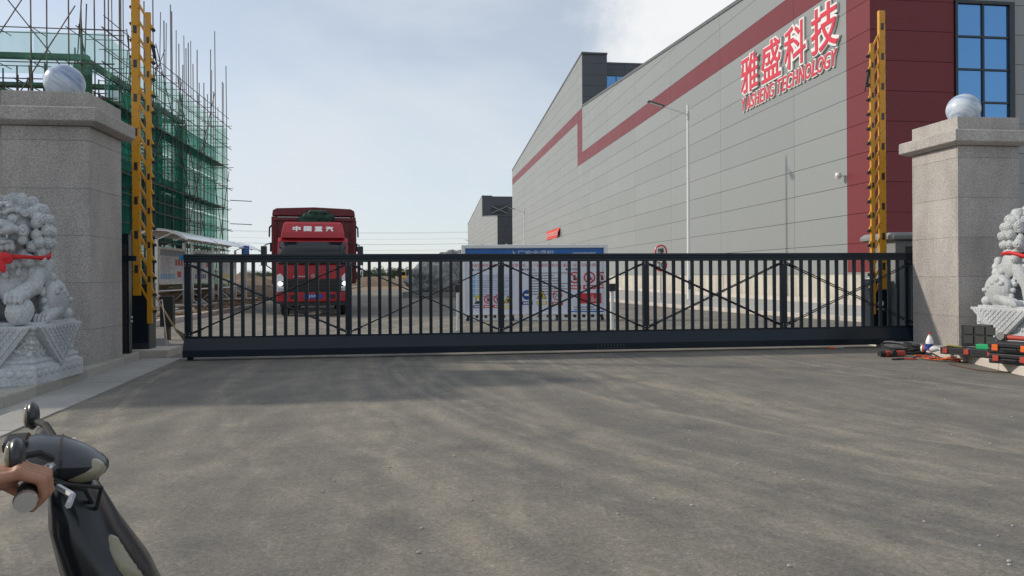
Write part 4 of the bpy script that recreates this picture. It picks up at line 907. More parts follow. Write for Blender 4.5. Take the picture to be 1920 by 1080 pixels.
MB().box(-.30, .30, -.118, -.101, .585, .73).build('number_plate', M_['plate_blue'], tk)
lettering('plate_writing', 'J5F', .26, .10, .004, M_['white_paint'], tk, frame((-.01, -.1185, .657), (1, 0, 0), (0, 0, 1)))
def wheel(x, y, r_, w):
    q = MB(); q.lathe([(r_ * .62, -w / 2), (r_ * .93, -w / 2), (r_, -w * .36), (r_, w * .36), (r_ * .93, w / 2), (r_ * .62, w / 2)], n=28, M=Matrix.Rotation(R(90), 4, 'Y')); wo_ = q.build('wheel', M_['rubber'], tk, auto=True, loc=(x, y, r_))
    q = MB(); q.lathe([(.0, -w * .3), (r_ * .3, -w * .33), (r_ * .35, -w * .1), (r_ * .63, -w * .1), (r_ * .63, w * .1), (r_ * .35, w * .1), (r_ * .3, w * .33), (0, w * .3)], n=20, M=Matrix.Rotation(R(90), 4, 'Y')); q.build('rim', M_['rusty_steel'], wo_)
for e in (-1, 1):
    wheel(e * .93, .85, .47, .26)
    for yy in (5.4, 6.7): wheel(e * .80, yy, .47, .24); wheel(e * 1.06, yy, .47, .24)
    MB().box(e * .42 - .06, e * .42 + .06, .9, 8.3, .62, .85).build('chassis_rail', M_['black_plastic'], tk)
MB().cyl((-.9, .85, .47), (.9, .85, .47), .07).build('axle', M_['black_plastic'], tk)
# tipper body
W = 1.42; y0, y1 = 2.0, 8.5
m = MB(); m.box(-W, W, y0, y0 + .06, 1.05, 3.42); m.box(-W, W, y1 - .06, y1, 1.05, 3.42); m.box(-W, -W + .06, y0 + .061, y1 - .061, 1.05, 3.42); m.box(W - .06, W, y0 + .061, y1 - .061, 1.05, 3.42); m.box(-W + .061, W - .061, y0 + .061, y1 - .061, 1.05, 1.15); body = m.build('tipper_body', M_['box_red'], tk)
for i in range(9): MB().box(-1.32 + i * .33 - .035, -1.32 + i * .33 + .035, y0 - .055, y0 - .001, 1.15, 3.30).build('front_rib', M_['box_red'], body)
for i in range(9):
    for e in (-1, 1): MB().box(e * (W + .031) - .03, e * (W + .031) + .03, y0 + .3 + i * .72, y0 + .39 + i * .72, 1.1, 3.35).build('side_rib', M_['box_red'], body)
for e in (-1, 1): MB().box(e * (W - .02) - .04, e * (W - .02) + .04, y0 - .08, y0 - .002, 1.05, 3.44).build('corner_post', M_['box_red'], body)
MB().box(-W - .03, W + .03, y0 - .09, y0 + .07, 3.305, 3.42).build('top_bar', M_['box_red'], body)
cv = MB(); n = 10; pr = []
cv.prism([(-W - .01, 3.47), (W + .01, 3.47), (W - .02, 3.66), (W - .15, 3.73), (0, 3.78), (-W + .15, 3.73), (-W + .02, 3.66)], 'y', y0 - .12, y0 + .5); cv.build('tarp_housing', M_['box_red'], tk, bevel=.02)
for e in (-1, 1): MB().box(e * 1.3 - .03, e * 1.3 + .03, y0, y0 + .3, 3.42, 3.48).build('housing_foot', M_['box_red'], tk)
q = MB(); rr = random.Random(2)
for i in range(9): q.sph((-.42 + i * .125 + rr.uniform(-.02, .02), 1.78 + rr.uniform(-.04, .04), 3.36 + rr.uniform(-.03, .10)), (.14, .17, .13 + rr.uniform(0, .06)), 10, 7)
for i in range(5): q.sph((-.1 + i * .12, 1.76, 3.56 + rr.uniform(-.02, .03)), (.11, .14, .09), 10, 7)
q.box(-.5, .6, 1.64, 1.96, 3.14, 3.3); q = q.build('folded_tarp', M_['tarp_green'], tk, smooth=True); voxel(q, .025, 1, .4)
for e in (-1, 1):
    q = MB(); q.tube([(e * (W + .02), y0 + .1, 3.15), (e * (W + .10), y0 - .02, 3.05), (e * (W + .11), y0 - .02, 2.72)], .03, 6); q.box(e * (W + .06) - .03, e * (W + .06) + .03, y0 - .05, y0 + .03, 2.2, 2.5); q.build('tarp_arm', M_['rubber'], tk)
MB().cyl((-.9, 1.85, 1.1), (-.9, 1.85, 3.05), .07).build('exhaust', M_['black_plastic'], tk)

# ================================================================ SAFETY NOTICE BOARD on wheels
a = R(-YAW * .8); nbx = Vector((math.sin(R(YAW)), math.cos(R(YAW)), 0)) * 21.5 + Vector((math.cos(R(YAW)), -math.sin(R(YAW)), 0)) * .66
nb = thing('notice_board', 'large wheeled white framed safety notice board behind the gate', 'notice board', (nbx.x, nbx.y, 0), a)
BW, BT, BB = 2.13, 2.20, .16
wp = M_['white_paint']
for x0, x1, z0, z1 in ((-BW, -BW + .11, BB, BT), (BW - .11, BW, BB, BT)): m = MB(); m.box(x0, x1, -.14, .14, z0, z1); m.build('frame_post', wp, nb, bevel=.012)
MB().box(-BW + .111, BW - .111, -.14, .14, BT - .10, BT).build('frame_rail', wp, nb, bevel=.012); MB().box(-BW + .111, BW - .111, -.14, .14, BB, BB + .06).build('frame_rail', wp, nb, bevel=.012)
MB().box(-BW + .11, BW - .11, -.05, .05, BB + .06, BT - .10).build('panel', M_['board_white'], nb)
MB().box(-BW + .115, BW - .115, -.055, -.0505, 1.83, 2.095).build('header', M_['board_blue'], nb)
MB().box(.95, BW - .115, -.055, -.0505, BB + .062, BB + .10).build('footer_stripe', M_['board_blue'], nb)
fr = lambda x, z, y=-.056: frame((x, y, z), (1, 0, 0), (0, 0, 1))
lettering('title', '入厂安全须知', 1.25, .17, .003, wp, nb, fr(-.08, 1.955))
m = MB()
for i in range(13): m.box(1.12 + i * .052, 1.155 + i * .052, -.059, -.056, 1.93, 1.965)
m.build('title_caption', wp, nb)
lettering('welcome_line', '欢迎您来到雅盛材料科技有限公司，为了确保您的安全，请您一定学习安全须知', 3.75, .10, .003, M_['print_red'], nb, fr(0, 1.60, -.0505), shear=.1)
for s_, x in (('人员管控', -1.63), ('车辆出入', -.18), ('物流管控', 1.12)): lettering('heading', '■' + s_, .42, .075, .003, M_['print_black'], nb, fr(x, 1.48, -.0505))
def lines(name, x0, x1, zt, n, dz, mt, seed, w=.026):
    rr = random.Random(seed); m = MB()
    for i in range(n):
        x = x0; xe = x0 + (x1 - x0) * rr.uniform(.55, 1)
        while x < xe:
            l = rr.uniform(.015, .04); m.box(x, x + l, -.0535, -.0505, zt - i * dz, zt - i * dz + w); x += l + .012
    tag(m.build(name, mt, nb), kind='stuff')
for i in range(5): MB().box(-1.80, -1.72, -.0535, -.0505, 1.22 - i * .135, 1.33 - i * .135).build('bullet', M_['print_cyan'], nb); MB().box(-1.70, -.62, -.0525, -.0505, 1.22 - i * .135, 1.33 - i * .135).build('text_row', mat('row_tint%d' % i, (.50, .58, .72), .4), nb)
lines('small_print', -1.66, -.66, 1.29, 10, .067, M_['print_grey'], 1); lines('small_print', -.18, 1.0, 1.36, 9, .077, M_['print_black'], 2); lines('small_print', 1.15, 2.0, .36, 3, .07, M_['print_black'], 3)
def warn(kind, x, z, s, mt):
    cap = MB().box(x - s * .62, x + s * .62, -.054, -.0505, z - s * 1.15, z - s * .75).build('caption', mt, nb)
    m = MB()
    for k in range(4): m.box(x - s * .45 + k * s * .24, x - s * .27 + k * s * .24, -.056, -.0541, z - s * 1.05, z - s * .85)
    m.build('caption_text', wp, cap)
    if kind == 'ban':
        q = MB(); q.torus((x, -.055, z), (0, 1, 0), s * .5, s * .07, 24, 6); q.bar((x - s * .36, -.056, z + s * .36), (x + s * .36, -.056, z - s * .36), s * .10, .006, up=(0, 1, 0)); q.build('ban_ring', M_['print_red'], nb)
        q = MB(); q.sph((x, -.052, z + s * .15), (s * .10, .004, s * .10)); q.box(x - s * .14, x + s * .14, -.0535, -.0505, z - s * .28, z + s * .04); q.box(x + s * .1, x + s * .3, -.0535, -.0505, z - s * .1, z - s * .02); q.build('pictogram', M_['print_black'], nb)
    elif kind == 'warn':
        q = MB(); q.prism([(x - s * .6, z - s * .45), (x + s * .6, z - s * .45), (x, z + s * .6)], 'y', -.0535, -.0505); t_ = q.build('warning_triangle', M_['print_black'], nb)
        q = MB(); q.prism([(x - s * .47, z - s * .38), (x + s * .47, z - s * .38), (x, z + s * .45)], 'y', -.0565, -.0536); q.build('triangle_face', M_['print_yellow'], t_)
        q = MB(); q.box(x - s * .13, x + s * .13, -.058, -.0566, z - s * .3, z + s * .1); q.build('pictogram', M_['print_black'], t_)
    elif kind == 'must':
        q = MB(); q.cyl((x, -.0505, z), (x, -.0535, z), s * .58, s * .58, 28); d_ = q.build('blue_disc', M_['print_navy'], nb); q = MB(); q.box(x - s * .32, x + s * .2, -.0555, -.0536, z - s * .12, z + s * .12); q.prism([(x + s * .18, z - s * .2), (x + s * .42, z), (x + s * .18, z + s * .2)], 'y', -.0555, -.0536); q.build('pictogram', wp, d_)
    elif kind == 'man':
        q = MB(); q.sph((x, -.051, z), (s * .32, .004, s * .36)); q.prism([(x - s * .5, z - s * .6), (x + s * .5, z - s * .6), (x + s * .25, z - s * .28), (x - s * .25, z - s * .28)], 'y', -.0535, -.0505); d_ = q.build('pictogram', M_['print_black'], nb); q = MB(); q.prism([(x - s * .42, z + s * .12), (x + s * .42, z + s * .12), (x + s * .3, z + s * .5), (x - s * .3, z + s * .5)], 'y', -.057, -.0536); q.build('helmet', M_['print_yellow'], d_); q = MB(); q.sph((x, -.056, z - s * .06), (s * .2, .003, s * .2)); q.build('face', wp, d_)
    elif kind == 'speed':
        q = MB(); q.torus((x, -.055, z), (0, 1, 0), s * .5, s * .06, 24, 6); q.build('ban_ring', M_['print_red'], nb); lettering('number', '20', s * .6, s * .45, .003, M_['print_black'], nb, fr(x, z, -.0505))
for kind, x, z, s_, mt in (('man', -1.66, .62, .22, M_['print_navy']), ('ban', -1.36, .62, .22, M_['print_red']), ('ban', -1.08, .62, .22, M_['print_red']), ('warn', -.78, .60, .22, M_['print_yellow']), ('must', -.22, .74, .25, M_['print_navy']), ('warn', .20, .74, .25, M_['print_yellow']), ('speed', .66, .72, .25, M_['print_red']), ('ban', 1.17, 1.24, .30, M_['print_red']), ('ban', 1.60, 1.24, .30, M_['print_red']), ('ban', 1.97, 1.24, .28, M_['print_red'])): warn(kind, x, z, s_, mt)
MB().box(1.32, 1.95, -.054, -.0505, .48, .78).build('red_notice', M_['print_red'], nb); lettering('red_notice_text', '禁止\n吸烟区', .3, .2, .003, wp, nb, fr(1.68, .63, -.0541))
m = MB()
for i in range(16):
    x = -1.95 + i * .26; m.box(x - .04, x + .04, -.10, .10, .08, BB - .002)
m.build('ballast_feet', M_['black_plastic'], nb)
MB().box(-BW + .1, BW - .1, -.16, .16, .005, .075).build('base_rail', wp, nb)
for x in (-1.95, -.65, .65, 1.95):
    q = MB(); q.cyl((x, -.19, .05), (x, -.23, .05), .05, .05, 14); q.build('caster', M_['rubber'], nb)
m = MB()
for x in (-1.55, -.85, -.3, .4, 1.1): m.box(x, x + .06, -.10, -.02, BT + .001, BT + .03)
m.build('clips', M_['galvanised'], nb)
# white posts with black sensor heads standing in front of the board
for px, lab in ((-1.28, 'white post with black head left of the notice board'), (2.36, 'white post with black head right of the notice board')):
    c = Vector((math.sin(R(YAW)), math.cos(R(YAW)), 0)) * 17.4 + Vector((math.cos(R(YAW)), -math.sin(R(YAW)), 0)) * px
    p_ = thing('sensor_post', lab, 'post', (c.x, c.y, 0), group='white sensor posts by the notice board')
    MB().box(-.034, .034, -.034, .034, .02, .92).build('column', M_['white_paint'], p_, bevel=.008); MB().box(-.10, .10, -.08, .08, 0, .02).build('base_plate', M_['galvanised'], p_); MB().box(-.075, .075, -.07, .07, .922, 1.10).build('head', M_['black_plastic'], p_, bevel=.01)
    q = MB(); q.cyl((.02, -.046, .3), (.02, -.046, .88), .012); q.build('conduit', M_['galvanised'], p_)

# ================================================================ LANDSCAPE BOULDER
bo = thing('boulder', 'big veined landscape boulder on a low plinth beside the notice board', 'boulder', (1.75, 46.2, 0))
MB().box(-2.6, 2.6, -1.3, 1.3, -.05, .34).build('plinth', M_['raw_concrete'], bo)
q = MB(); q.sph((0, 0, 1.25), (2.45, 1.15, 1.55), 40, 26)
from mathutils import noise as mnoise
vs = []
for v in q.v:
    p = Vector(v); d = (p - Vector((0, 0, 1.25)))
    f = 1 + .30 * mnoise.noise(p * .8 + Vector((3, 1, 7))) + .16 * mnoise.noise(p * 2.1) + .07 * mnoise.noise(p * 5)
    p = Vector((0, 0, 1.25)) + d * f; p.z = max(p.z, .335)
    if p.x < -1: p.z = .335 + (p.z - .335) * (1 - .30 * min(1, (-1 - p.x)))
    vs.append(tuple(p))
q.v = vs; ro = q.build('rock', M_['rock'], bo, smooth=True)

# ================================================================ INFORMATION BOARDS on the left verge
for k, lab in enumerate(('stainless information board with curved canopy nearest the left boom', 'stainless information board with curved canopy, middle of three', 'stainless information board with curved canopy, farthest of three')):
    y0 = 27.9 + 4.3 * k; r = thing('information_board', lab, 'notice board', (-9.45, y0, .1), group='canopied information boards along the left verge'); st = M_['stainless']
    for y_ in (.55, 3.75):
        MB().box(-.05, .05, y_ - .05, y_ + .05, 0, 2.62).build('post', st, r)
        q = MB(); q.bar((0, y_, .62), (.62, y_, .06), .04); q.bar((0, y_, .62), (-.62, y_, .06), .04); q.build('stay', st, r); q = MB(); q.cyl((-.75, y_, .05), (.75, y_, .05), .05); q.build('foot', st, r)
    fr_ = MB()
    for a_, b_, c_, d_ in ((.60, .70, .95, 2.36), (3.60, 3.70, .95, 2.36), (.701, 3.599, 2.28, 2.36), (.701, 3.599, .95, 1.03)): fr_.box(-.07, .07, a_, b_, c_, d_)
    fo = fr_.build('frame', st, r); MB().box(-.03, .045, .70, 3.60, 1.03, 2.28).build('poster', M_['poster'], fo)
    MB().box(.0455, .05, .72, 3.58, 2.04, 2.26).build('poster_heading', M_['poster_head'], fo)
    rr = random.Random(20 + k); q = MB()
    for i in range(11):
        y_ = .85 + rr.uniform(0, .1)
        while y_ < 2.2 + rr.uniform(-.5, .3): l = rr.uniform(.04, .12); q.box(.0455, .049, y_, y_ + l, 1.93 - i * .075, 1.96 - i * .075); y_ += l + .03
    tag(q.build('print', M_['print_grey'], fo), kind='stuff')
    q = MB()
    for i in range(3): q.box(.0455, .05, 2.5 + i * .33, 2.75 + i * .33, 1.68, 1.92)
    q.box(.0455, .05, 2.75, 3.2, 1.22, 1.45); q.build('print_red', M_['print_red'], fo)
    q = MB()
    for i in range(6): q.box(.0455, .05, .82 + i * .28, 1.0 + i * .28, 1.15, 1.36)
    q.build('pictures', M_[('print_cyan', 'print_navy', 'print_yellow')[k]], fo)
    MB().cyl((.0, .60, .70), (0, 3.70, .70), .035).build('lower_rail', st, r)
    # curved canopy
    q = MB(); n = 10; vs = []
    for i in range(n + 1):
        t = i / n; x = -.55 + 1.75 * t; z = 2.64 + .42 * math.sin(math.pi * min(1, .12 + t * .62)) * 1.0 - .34 * t * t
        vs += [(x, .1, z), (x, 4.2, z), (x, 4.2, z + .02), (x, .1, z + .02)]
    fs = []
    for i in range(n):
        for j in range(4): fs.append((i * 4 + j, i * 4 + (j + 1) % 4, i * 4 + 4 + (j + 1) % 4, i * 4 + 4 + j))
    fs += [(3, 2, 1, 0), tuple(n * 4 + j for j in range(4))]; q.add(vs, fs); q.build('canopy', M_['polycarbonate'], r, auto=True)
    for y_ in (.1, 2.1, 4.12):
        q = MB(); pts = [(vs[i * 4][0], y_ + .04, vs[i * 4][2] - .03) for i in range(0, n + 1, 2)]
        for a_, b_ in zip(pts[:-1], pts[1:]): q.bar(a_, b_, .05, .05)
        q.build('canopy_rib', st, r)
    for y_ in (.55, 3.75): MB().bar((0, y_, 2.60), (.7, y_, 2.92), .04).build('canopy_arm', st, r)
sp = thing('street_sign', 'small blue sign on a grey post beyond the information boards', 'sign', (-8.25, 37.2, .1)); MB().cyl((0, 0, 0), (0, 0, 2.75), .06, .06, 10).build('post', M_['galvanised'], sp); so_ = MB().box(-.17, .19, -.07, -.061, 2.28, 2.72).build('plate', M_['plate_blue'], sp)
m = MB()
for i in range(3): m.box(-.12, .13, -.075, -.0705, 2.36 + i * .11, 2.41 + i * .11)
m.build('writing', M_['print_cyan'], sp)

# ================================================================ LAMP POSTS, SPEED SIGN
for yy, lab in ((33.4, 'tall pale street lamp in front of the factory wall, nearest'), (86.6, 'street lamp far along the factory wall beyond the banner'), (165, 'farthest street lamp near the far hall')):
    r = thing('street_lamp', lab, 'street lamp', (12.75, yy, .11), group='street lamps along the factory wall'); q = MB(); q.cyl((0, 0, 0), (0, 0, 9.2), .085, .055, 14); q.build('pole', M_['white_paint'], r, auto=True)
    q = MB(); q.tube([(0, 0, 8.75), (-.75, 0, 8.98), (-1.25, 0, 9.12)], .03, 8); q.build('arm', M_['white_paint'], r); q = MB(); q.cyl((0, 0, 8.5), (0, 0, 8.9), .075, .07, 12); q.build('collar', M_['galvanised'], r)
    q = MB(); q.box(-.42, .42, -.13, .13, -.035, .035, Matrix.Translation((-1.55, 0, 9.22)) @ Matrix.Rotation(R(16), 4, 'Y')); ho = q.build('lamp_head', M_['coping'], r, bevel=.012); q = MB(); q.box(-.30, .30, -.1, .1, -.042, -.0355, Matrix.Translation((-1.55, 0, 9.22)) @ Matrix.Rotation(R(16), 4, 'Y')); q.build('lens', M_['lamp_lens'], ho)
    MB().cyl((0, 0, 0), (0, 0, .04), .2, .2, 12).build('base_plate', M_['galvanised'], r); MB().box(-.06, .06, -.115, -.087, .5, .95).build('hatch', M_['coping'], r)
ss = thing('speed_sign', 'pair of round red ringed road signs, slow and 20, on one post', 'road sign', (11.25, 33.0, .11)); MB().cyl((0, 0.03, 0), (0, 0.03, 2.6), .04, .04, 10).build('post', M_['galvanised'], ss)
for z, t_ in ((2.29, '慢'), (1.645, '20')):
    q = MB(); q.cyl((0, -.012, z), (0, -.03, z), .31, .31, 32); d_ = q.build('disc', M_['white_paint'], ss); q = MB(); q.torus((0, -.031, z), (0, 1, 0), .27, .035, 32, 6); q.build('red_ring', M_['sign_red'], d_); lettering('symbol', t_, .32, .27, .004, M_['print_black'], d_, frame((0, -.031, z), (1, 0, 0), (0, 0, 1)), offset=.02)
# ================================================================ FAR GROUND: mounds, timber, trees, lines
def G(px, py, z=0.0):
    yh = 517.0 - .006 * (px - 960); d = (CAM_H - z) * FPX / (py - yh); l = (px - 960) / FPX * d; a = R(YAW)
    return Vector((math.sin(a) * d + math.cos(a) * l, math.cos(a) * d - math.sin(a) * l, z))
def mound(label, cx, cy, lx, ly, h, seed, mt, zb=0.0):
    n, k = 34, 18; vs = []
    for i in range(n + 1):
        for j in range(k + 1):
            u = i / n * 2 - 1; v = j / k * 2 - 1; p = Vector((u * lx * .35 + seed * 7, v * ly * .35, seed))
            e = max(0, 1 - u * u) ** .7 * max(0, 1 - v * v) ** .8; z = e * h * (.75 + .75 * mnoise.noise(p * .5) + .4 * mnoise.noise(p * 1.6) + .15 * mnoise.noise(p * 5)) - .05
            vs.append((u * lx, v * ly, z))
    m = MB(); m.add(vs, [(i * (k + 1) + j, (i + 1) * (k + 1) + j, (i + 1) * (k + 1) + j + 1, i * (k + 1) + j + 1) for i in range(n) for j in range(k)])
    o = m.build('earth_mound', mt, None, smooth=True, loc=(cx, cy, zb)); return tag(o, label, 'earth mound', 'brown earth heaps beyond the road')
mound('long low brown earth ridge behind the lorry and boulder', -4.5, 104, 10, 7, 1.5, 1, M_['dirt_red'])
mound('brown earth heap left of the lorry beyond the timber', -17, 68, 6.0, 5, 1.6, 2, M_['dirt_red'], .08)
mound('low brown earth heap beside the kerb beyond the blue sign', -10.5, 50, 2.6, 5, .9, 3, M_['dirt_red'], .08)
mound('far brown earth ridge seen between the gate bars on the left', -30, 125, 22, 8, 1.6, 4, M_['dirt_red'])
def stack(label, cx, cy, rz, nx, nz, L, w=.2, t=.06):
    r = thing('timber_stack', label, 'timber', (cx, cy, .1), rz, 'timber piled behind the information boards'); rr = random.Random(int(cx * 10 + cy)); me = MB().box(-L / 2, L / 2, -w / 2 + .006, w / 2 - .006, 0, t).mesh('plank', M_['timber'])
    for k in range(nz):
        for i in range(nx):
            if rr.random() < .12: continue
            o = link('plank', me, r, (rr.uniform(-.25, .25), (i - nx / 2) * w + rr.uniform(-.02, .02), k * (t + .012)), (0, rr.uniform(-.008, .008), rr.uniform(-.05, .05)))
stack('pile of rough timber behind the nearest information board', -11.0, 30.0, 1.45, 8, 13, 3.6); stack('pile of rough timber behind the middle information board', -11.3, 34.6, 1.62, 8, 11, 3.8); stack('pile of rough timber behind the farthest information board', -11.0, 39.5, 1.5, 7, 12, 3.4); stack('low pile of loose planks beyond the information boards', -10.6, 44.0, 1.3, 6, 5, 3.0)
ps = thing('pipe_bundle', 'loose white pipes and planks lying on the verge below the boards', 'pipes', (-8.3, 27.0, .1)); rr = random.Random(9)
for i in range(9):
    q = MB(); l = rr.uniform(1.2, 3.4); q.cyl((0, -l / 2, 0), (0, l / 2, 0), .05, .05, 8); q.build('pipe', M_['kerb_pale' if i % 3 else 'timber'], ps, loc=(rr.uniform(-.6, .5), rr.uniform(-2, 12), .05 + .1 * (i % 2)), rot=(0, 0, rr.uniform(-.9, .4)))
m = MB(); rr = random.Random(4)
for i in range(260):
    s_ = rr.uniform(.03, .14); m.sph((rr.uniform(-9.2, -7.3), rr.uniform(15, 48), .1 + s_ * .3), (s_, s_ * rr.uniform(.7, 1.2), s_ * .6), 6, 4)
tag(m.build('rubble', M_['earth']), 'broken stones and clods scattered along the left verge', 'rubble', kind='stuff')
# trees
def tree(label, cx, cy, h, w, seed, mt):
    r = thing('tree', label, 'tree', (cx, cy, 0), group='trees on the far edge of the site'); rr = random.Random(seed); q = MB(); q.cyl((0, 0, 0), (rr.uniform(-.2, .2), 0, h * .55), .14, .07, 7)
    for k in range(5): a_ = rr.uniform(0, 6.28); q.cyl((0, 0, h * rr.uniform(.3, .5)), (math.cos(a_) * w * .3, math.sin(a_) * w * .3, h * rr.uniform(.6, .85)), .05, .02, 5)
    q.build('trunk', M_['bark'], r); vs = []; fs = []; cl = [(rr.gauss(0, w * .24), rr.gauss(0, w * .22), h * rr.uniform(.38, .92), w * rr.uniform(.12, .24)) for _ in range(13)]
    for c in cl:
        for _ in range(95):
            d_ = Vector((rr.gauss(0, 1), rr.gauss(0, 1), rr.gauss(0, .8))).normalized() * c[3] * rr.uniform(.5, 1.05); p = Vector(c[:3]) + d_; s_ = rr.uniform(.07, .16)
            u = Vector((rr.uniform(-1, 1), rr.uniform(-1, 1), rr.uniform(-1, 1))).normalized() * s_; v = u.orthogonal().normalized() * s_ * .7; n = len(vs); vs += [tuple(p - u), tuple(p + v), tuple(p + u), tuple(p - v)]; fs.append((n, n + 1, n + 2, n + 3))
    q = MB(); q.add(vs, fs); link('crown', q.mesh('crown', mt, fix=False), r)
for i, (px, top, yy, lab) in enumerate(((684, 508, 175, 'pale slender tree just right of the lorry on the skyline'), (706, 503, 185, 'round green tree on the skyline left of the dark one'), (731, 503, 180, 'dark dense tree in the middle of the skyline clump'), (752, 503, 178, 'dark dense tree above the yellow loader'), (769, 509, 186, 'small tree at the right end of the clump near the boulder'), (455, 509, 260, 'faint far tree left of the utility pole'), (478, 510, 265, 'faint far tree right beside the utility pole'), (500, 510, 255, 'faint far tree nearest the lorry mirror'))):
    a_ = math.atan((px - 960) / FPX) + R(YAW); d_ = yy * math.cos(R(YAW)); h = 1.3 + (519 - top) * yy / FPX
    tree(lab, yy * math.tan(a_), yy, h * 1.02, max(3.4, h * 1.25) if i < 5 else 7, i, M_['leaf_dark' if i in (2, 3) else 'leaf_far'])
m = MB(); rr = random.Random(12)
for i in range(700):
    p = Vector((rr.uniform(-190, 60), rr.uniform(300, 330), rr.uniform(.2, 2.4))); s_ = rr.uniform(.5, 1.3); m.sph(p, (s_ * 1.4, s_, s_ * .9), 5, 4)
tag(m.build('scrub', M_['leaf_far']), 'distant strip of green scrub along the horizon', 'scrub', kind='stuff')
# pylons and wires
def pylon(x, y, lab):
    r = thing('pylon', lab, 'pylon', (x, y, 0), group='power line pylons'); q = MB()
    for sx in (-1, 1):
        for sy in (-1, 1): q.bar((sx * 2.6, sy * 2.6, 0), (sx * .5, sy * .5, 30), .2)
    for k in range(7):
        za, zb = k * 4.2, (k + 1) * 4.2; wa, wb = 2.6 - za * .07, 2.6 - zb * .07
        for sy in (-1, 1): q.bar((-wa, sy * wa, za), (wb, sy * wb, zb), .1); q.bar((wa, sy * wa, za), (-wb, sy * wb, zb), .1)
    q.build('lattice_mast', M_['galvanised'], r)
    for z in (18.2, 21.6, 24.2, 27.8): q = MB(); q.bar((0, -4, z), (0, 4, z), .25); q.build('crossarm', M_['galvanised'], r)
pylon(-150, 400, 'steel pylon behind the scaffolded building'); pylon(105, 400, 'steel pylon behind the factory hall')
for i, (z, dy) in enumerate(((27.8, 0), (27.2, -3.6), (24.2, 0), (21.6, 3.6), (21.2, -3.6), (18.2, 0))):
    q = MB(); pts = []
    for k in range(25): t = k / 24; pts.append((-150 + 255 * t, 400 + dy, z - 3.0 * math.sin(math.pi * t)))
    for a_, b_ in zip(pts[:-1], pts[1:]): q.cyl(a_, b_, .032, .032, 4)
    tag(q.build('power_line', M_['wire'], None), ('topmost', 'second highest', 'third highest', 'fourth highest', 'second lowest', 'lowest')[i] + ' thin power line across the pale sky', 'power line', 'power lines across the sky')
up_ = thing('utility_pole', 'thin utility pole with crossarm on the horizon left of the lorry', 'pole', (-60.0, 300, 0)); MB().cyl((0, 0, 0), (0, 0, 6.4), .16, .12, 8).build('pole', M_['raw_concrete'], up_); MB().bar((-1.4, 0, 5.9), (1.4, 0, 5.9), .16).build('crossarm', M_['galvanised'], up_)
up_ = thing('lamp_pole', 'thin grey pole right behind the lorry', 'pole', (-8.0, 112, 0)); MB().cyl((0, 0, 0), (0, 0, 4.6), .07, .05, 8).build('pole', M_['galvanised'], up_); MB().bar((0, 0, 4.5), (-.8, 0, 4.65), .06).build('arm', M_['galvanised'], up_)
# loader
ld = thing('wheel_loader', 'small pale yellow loader parked far off beside the boulder', 'loader', (-2.35, 126, 0))
q = MB(); q.prism([(0, .5), (2.6, .5), (2.6, 1.2), (1.2, 1.35), (0, 1.25)], 'x', -.7, .7); q.build('body', M_['loader_yellow'], ld, bevel=.05); q = MB(); q.box(-.55, .55, .7, 1.9, 1.25, 2.15); co_ = q.build('cab', M_['loader_yellow'], ld, bevel=.05); MB().box(-.45, .45, .68, .70, 1.45, 2.05).build('windscreen', M_['dark_glass'], co_)
q = MB(); q.prism([(-.9, .15), (-.2, .15), (-.1, .8), (-.25, .8), (-.4, .3), (-.85, .25)], 'x', -.95, .95); q.build('bucket', M_['rusty_steel'], ld); q = MB(); q.bar((-.5, -.2, .5), (-.5, .7, 1.0), .12); q.bar((.5, -.2, .5), (.5, .7, 1.0), .12); q.build('lift_arm', M_['loader_yellow'], ld)
for x in (-.8, .8):
    for yy in (.5, 2.1): q = MB(); q.cyl((x - .15, yy, .45), (x + .15, yy, .45), .45, .45, 16); q.build('wheel', M_['rubber'], ld)

# ================================================================ SMALL THINGS BY THE LEFT BARRIER
p = G(345, 645); br_ = thing('broom', 'straw besom broom leaning behind the left boom barrier', 'broom', (p.x, p.y, 0)); q = MB(); top = Vector((-.72, .25, 1.12)); q.cyl((-.14, .05, .22), top, .018, .016, 8); q.build('handle', M_['bamboo'], br_)
q = MB(); rr = random.Random(1)
for i in range(70): a_ = rr.uniform(0, 6.28); r_ = rr.uniform(0, 1) ** .5; q.cyl((-.17 + .02 * math.cos(a_) * r_, .06 + .02 * math.sin(a_) * r_, .28), (.04 + .10 * math.cos(a_) * r_ + .06, .16 * math.sin(a_) * r_, .012 + .05 * abs(math.cos(a_)) * r_), .006, .004, 4)
q.build('bristles', M_['broom_straw'], br_)
p = G(299, 649); dp = thing('dustpan', 'long handled grey metal dustpan behind the left boom barrier', 'dustpan', (p.x, p.y, 0)); q = MB(); q.prism([(-.14, .01), (.14, .01), (.14, .03), (-.10, .16), (-.14, .16)], 'x', -.15, .15); q.build('pan', M_['galvanised'], dp)
q = MB(); q.tube([(-.12, 0, .14), (-.03, .05, .85), (.03, .05, .88), (.12, 0, .14)], .009, 6); q.build('handle', M_['white_plastic'], dp)
p = G(290, 645); bb = thing('meter_box', 'dark grey box on a rusty post behind the left boom', 'box', (p.x - .05, p.y + .9, 0)); MB().box(-.13, .13, -.08, .08, .28, .92).build('box', M_['black_plastic'], bb, bevel=.01); MB().box(-.05, .05, -.05, .05, 0, .279).build('post', M_['rusty_steel'], bb)

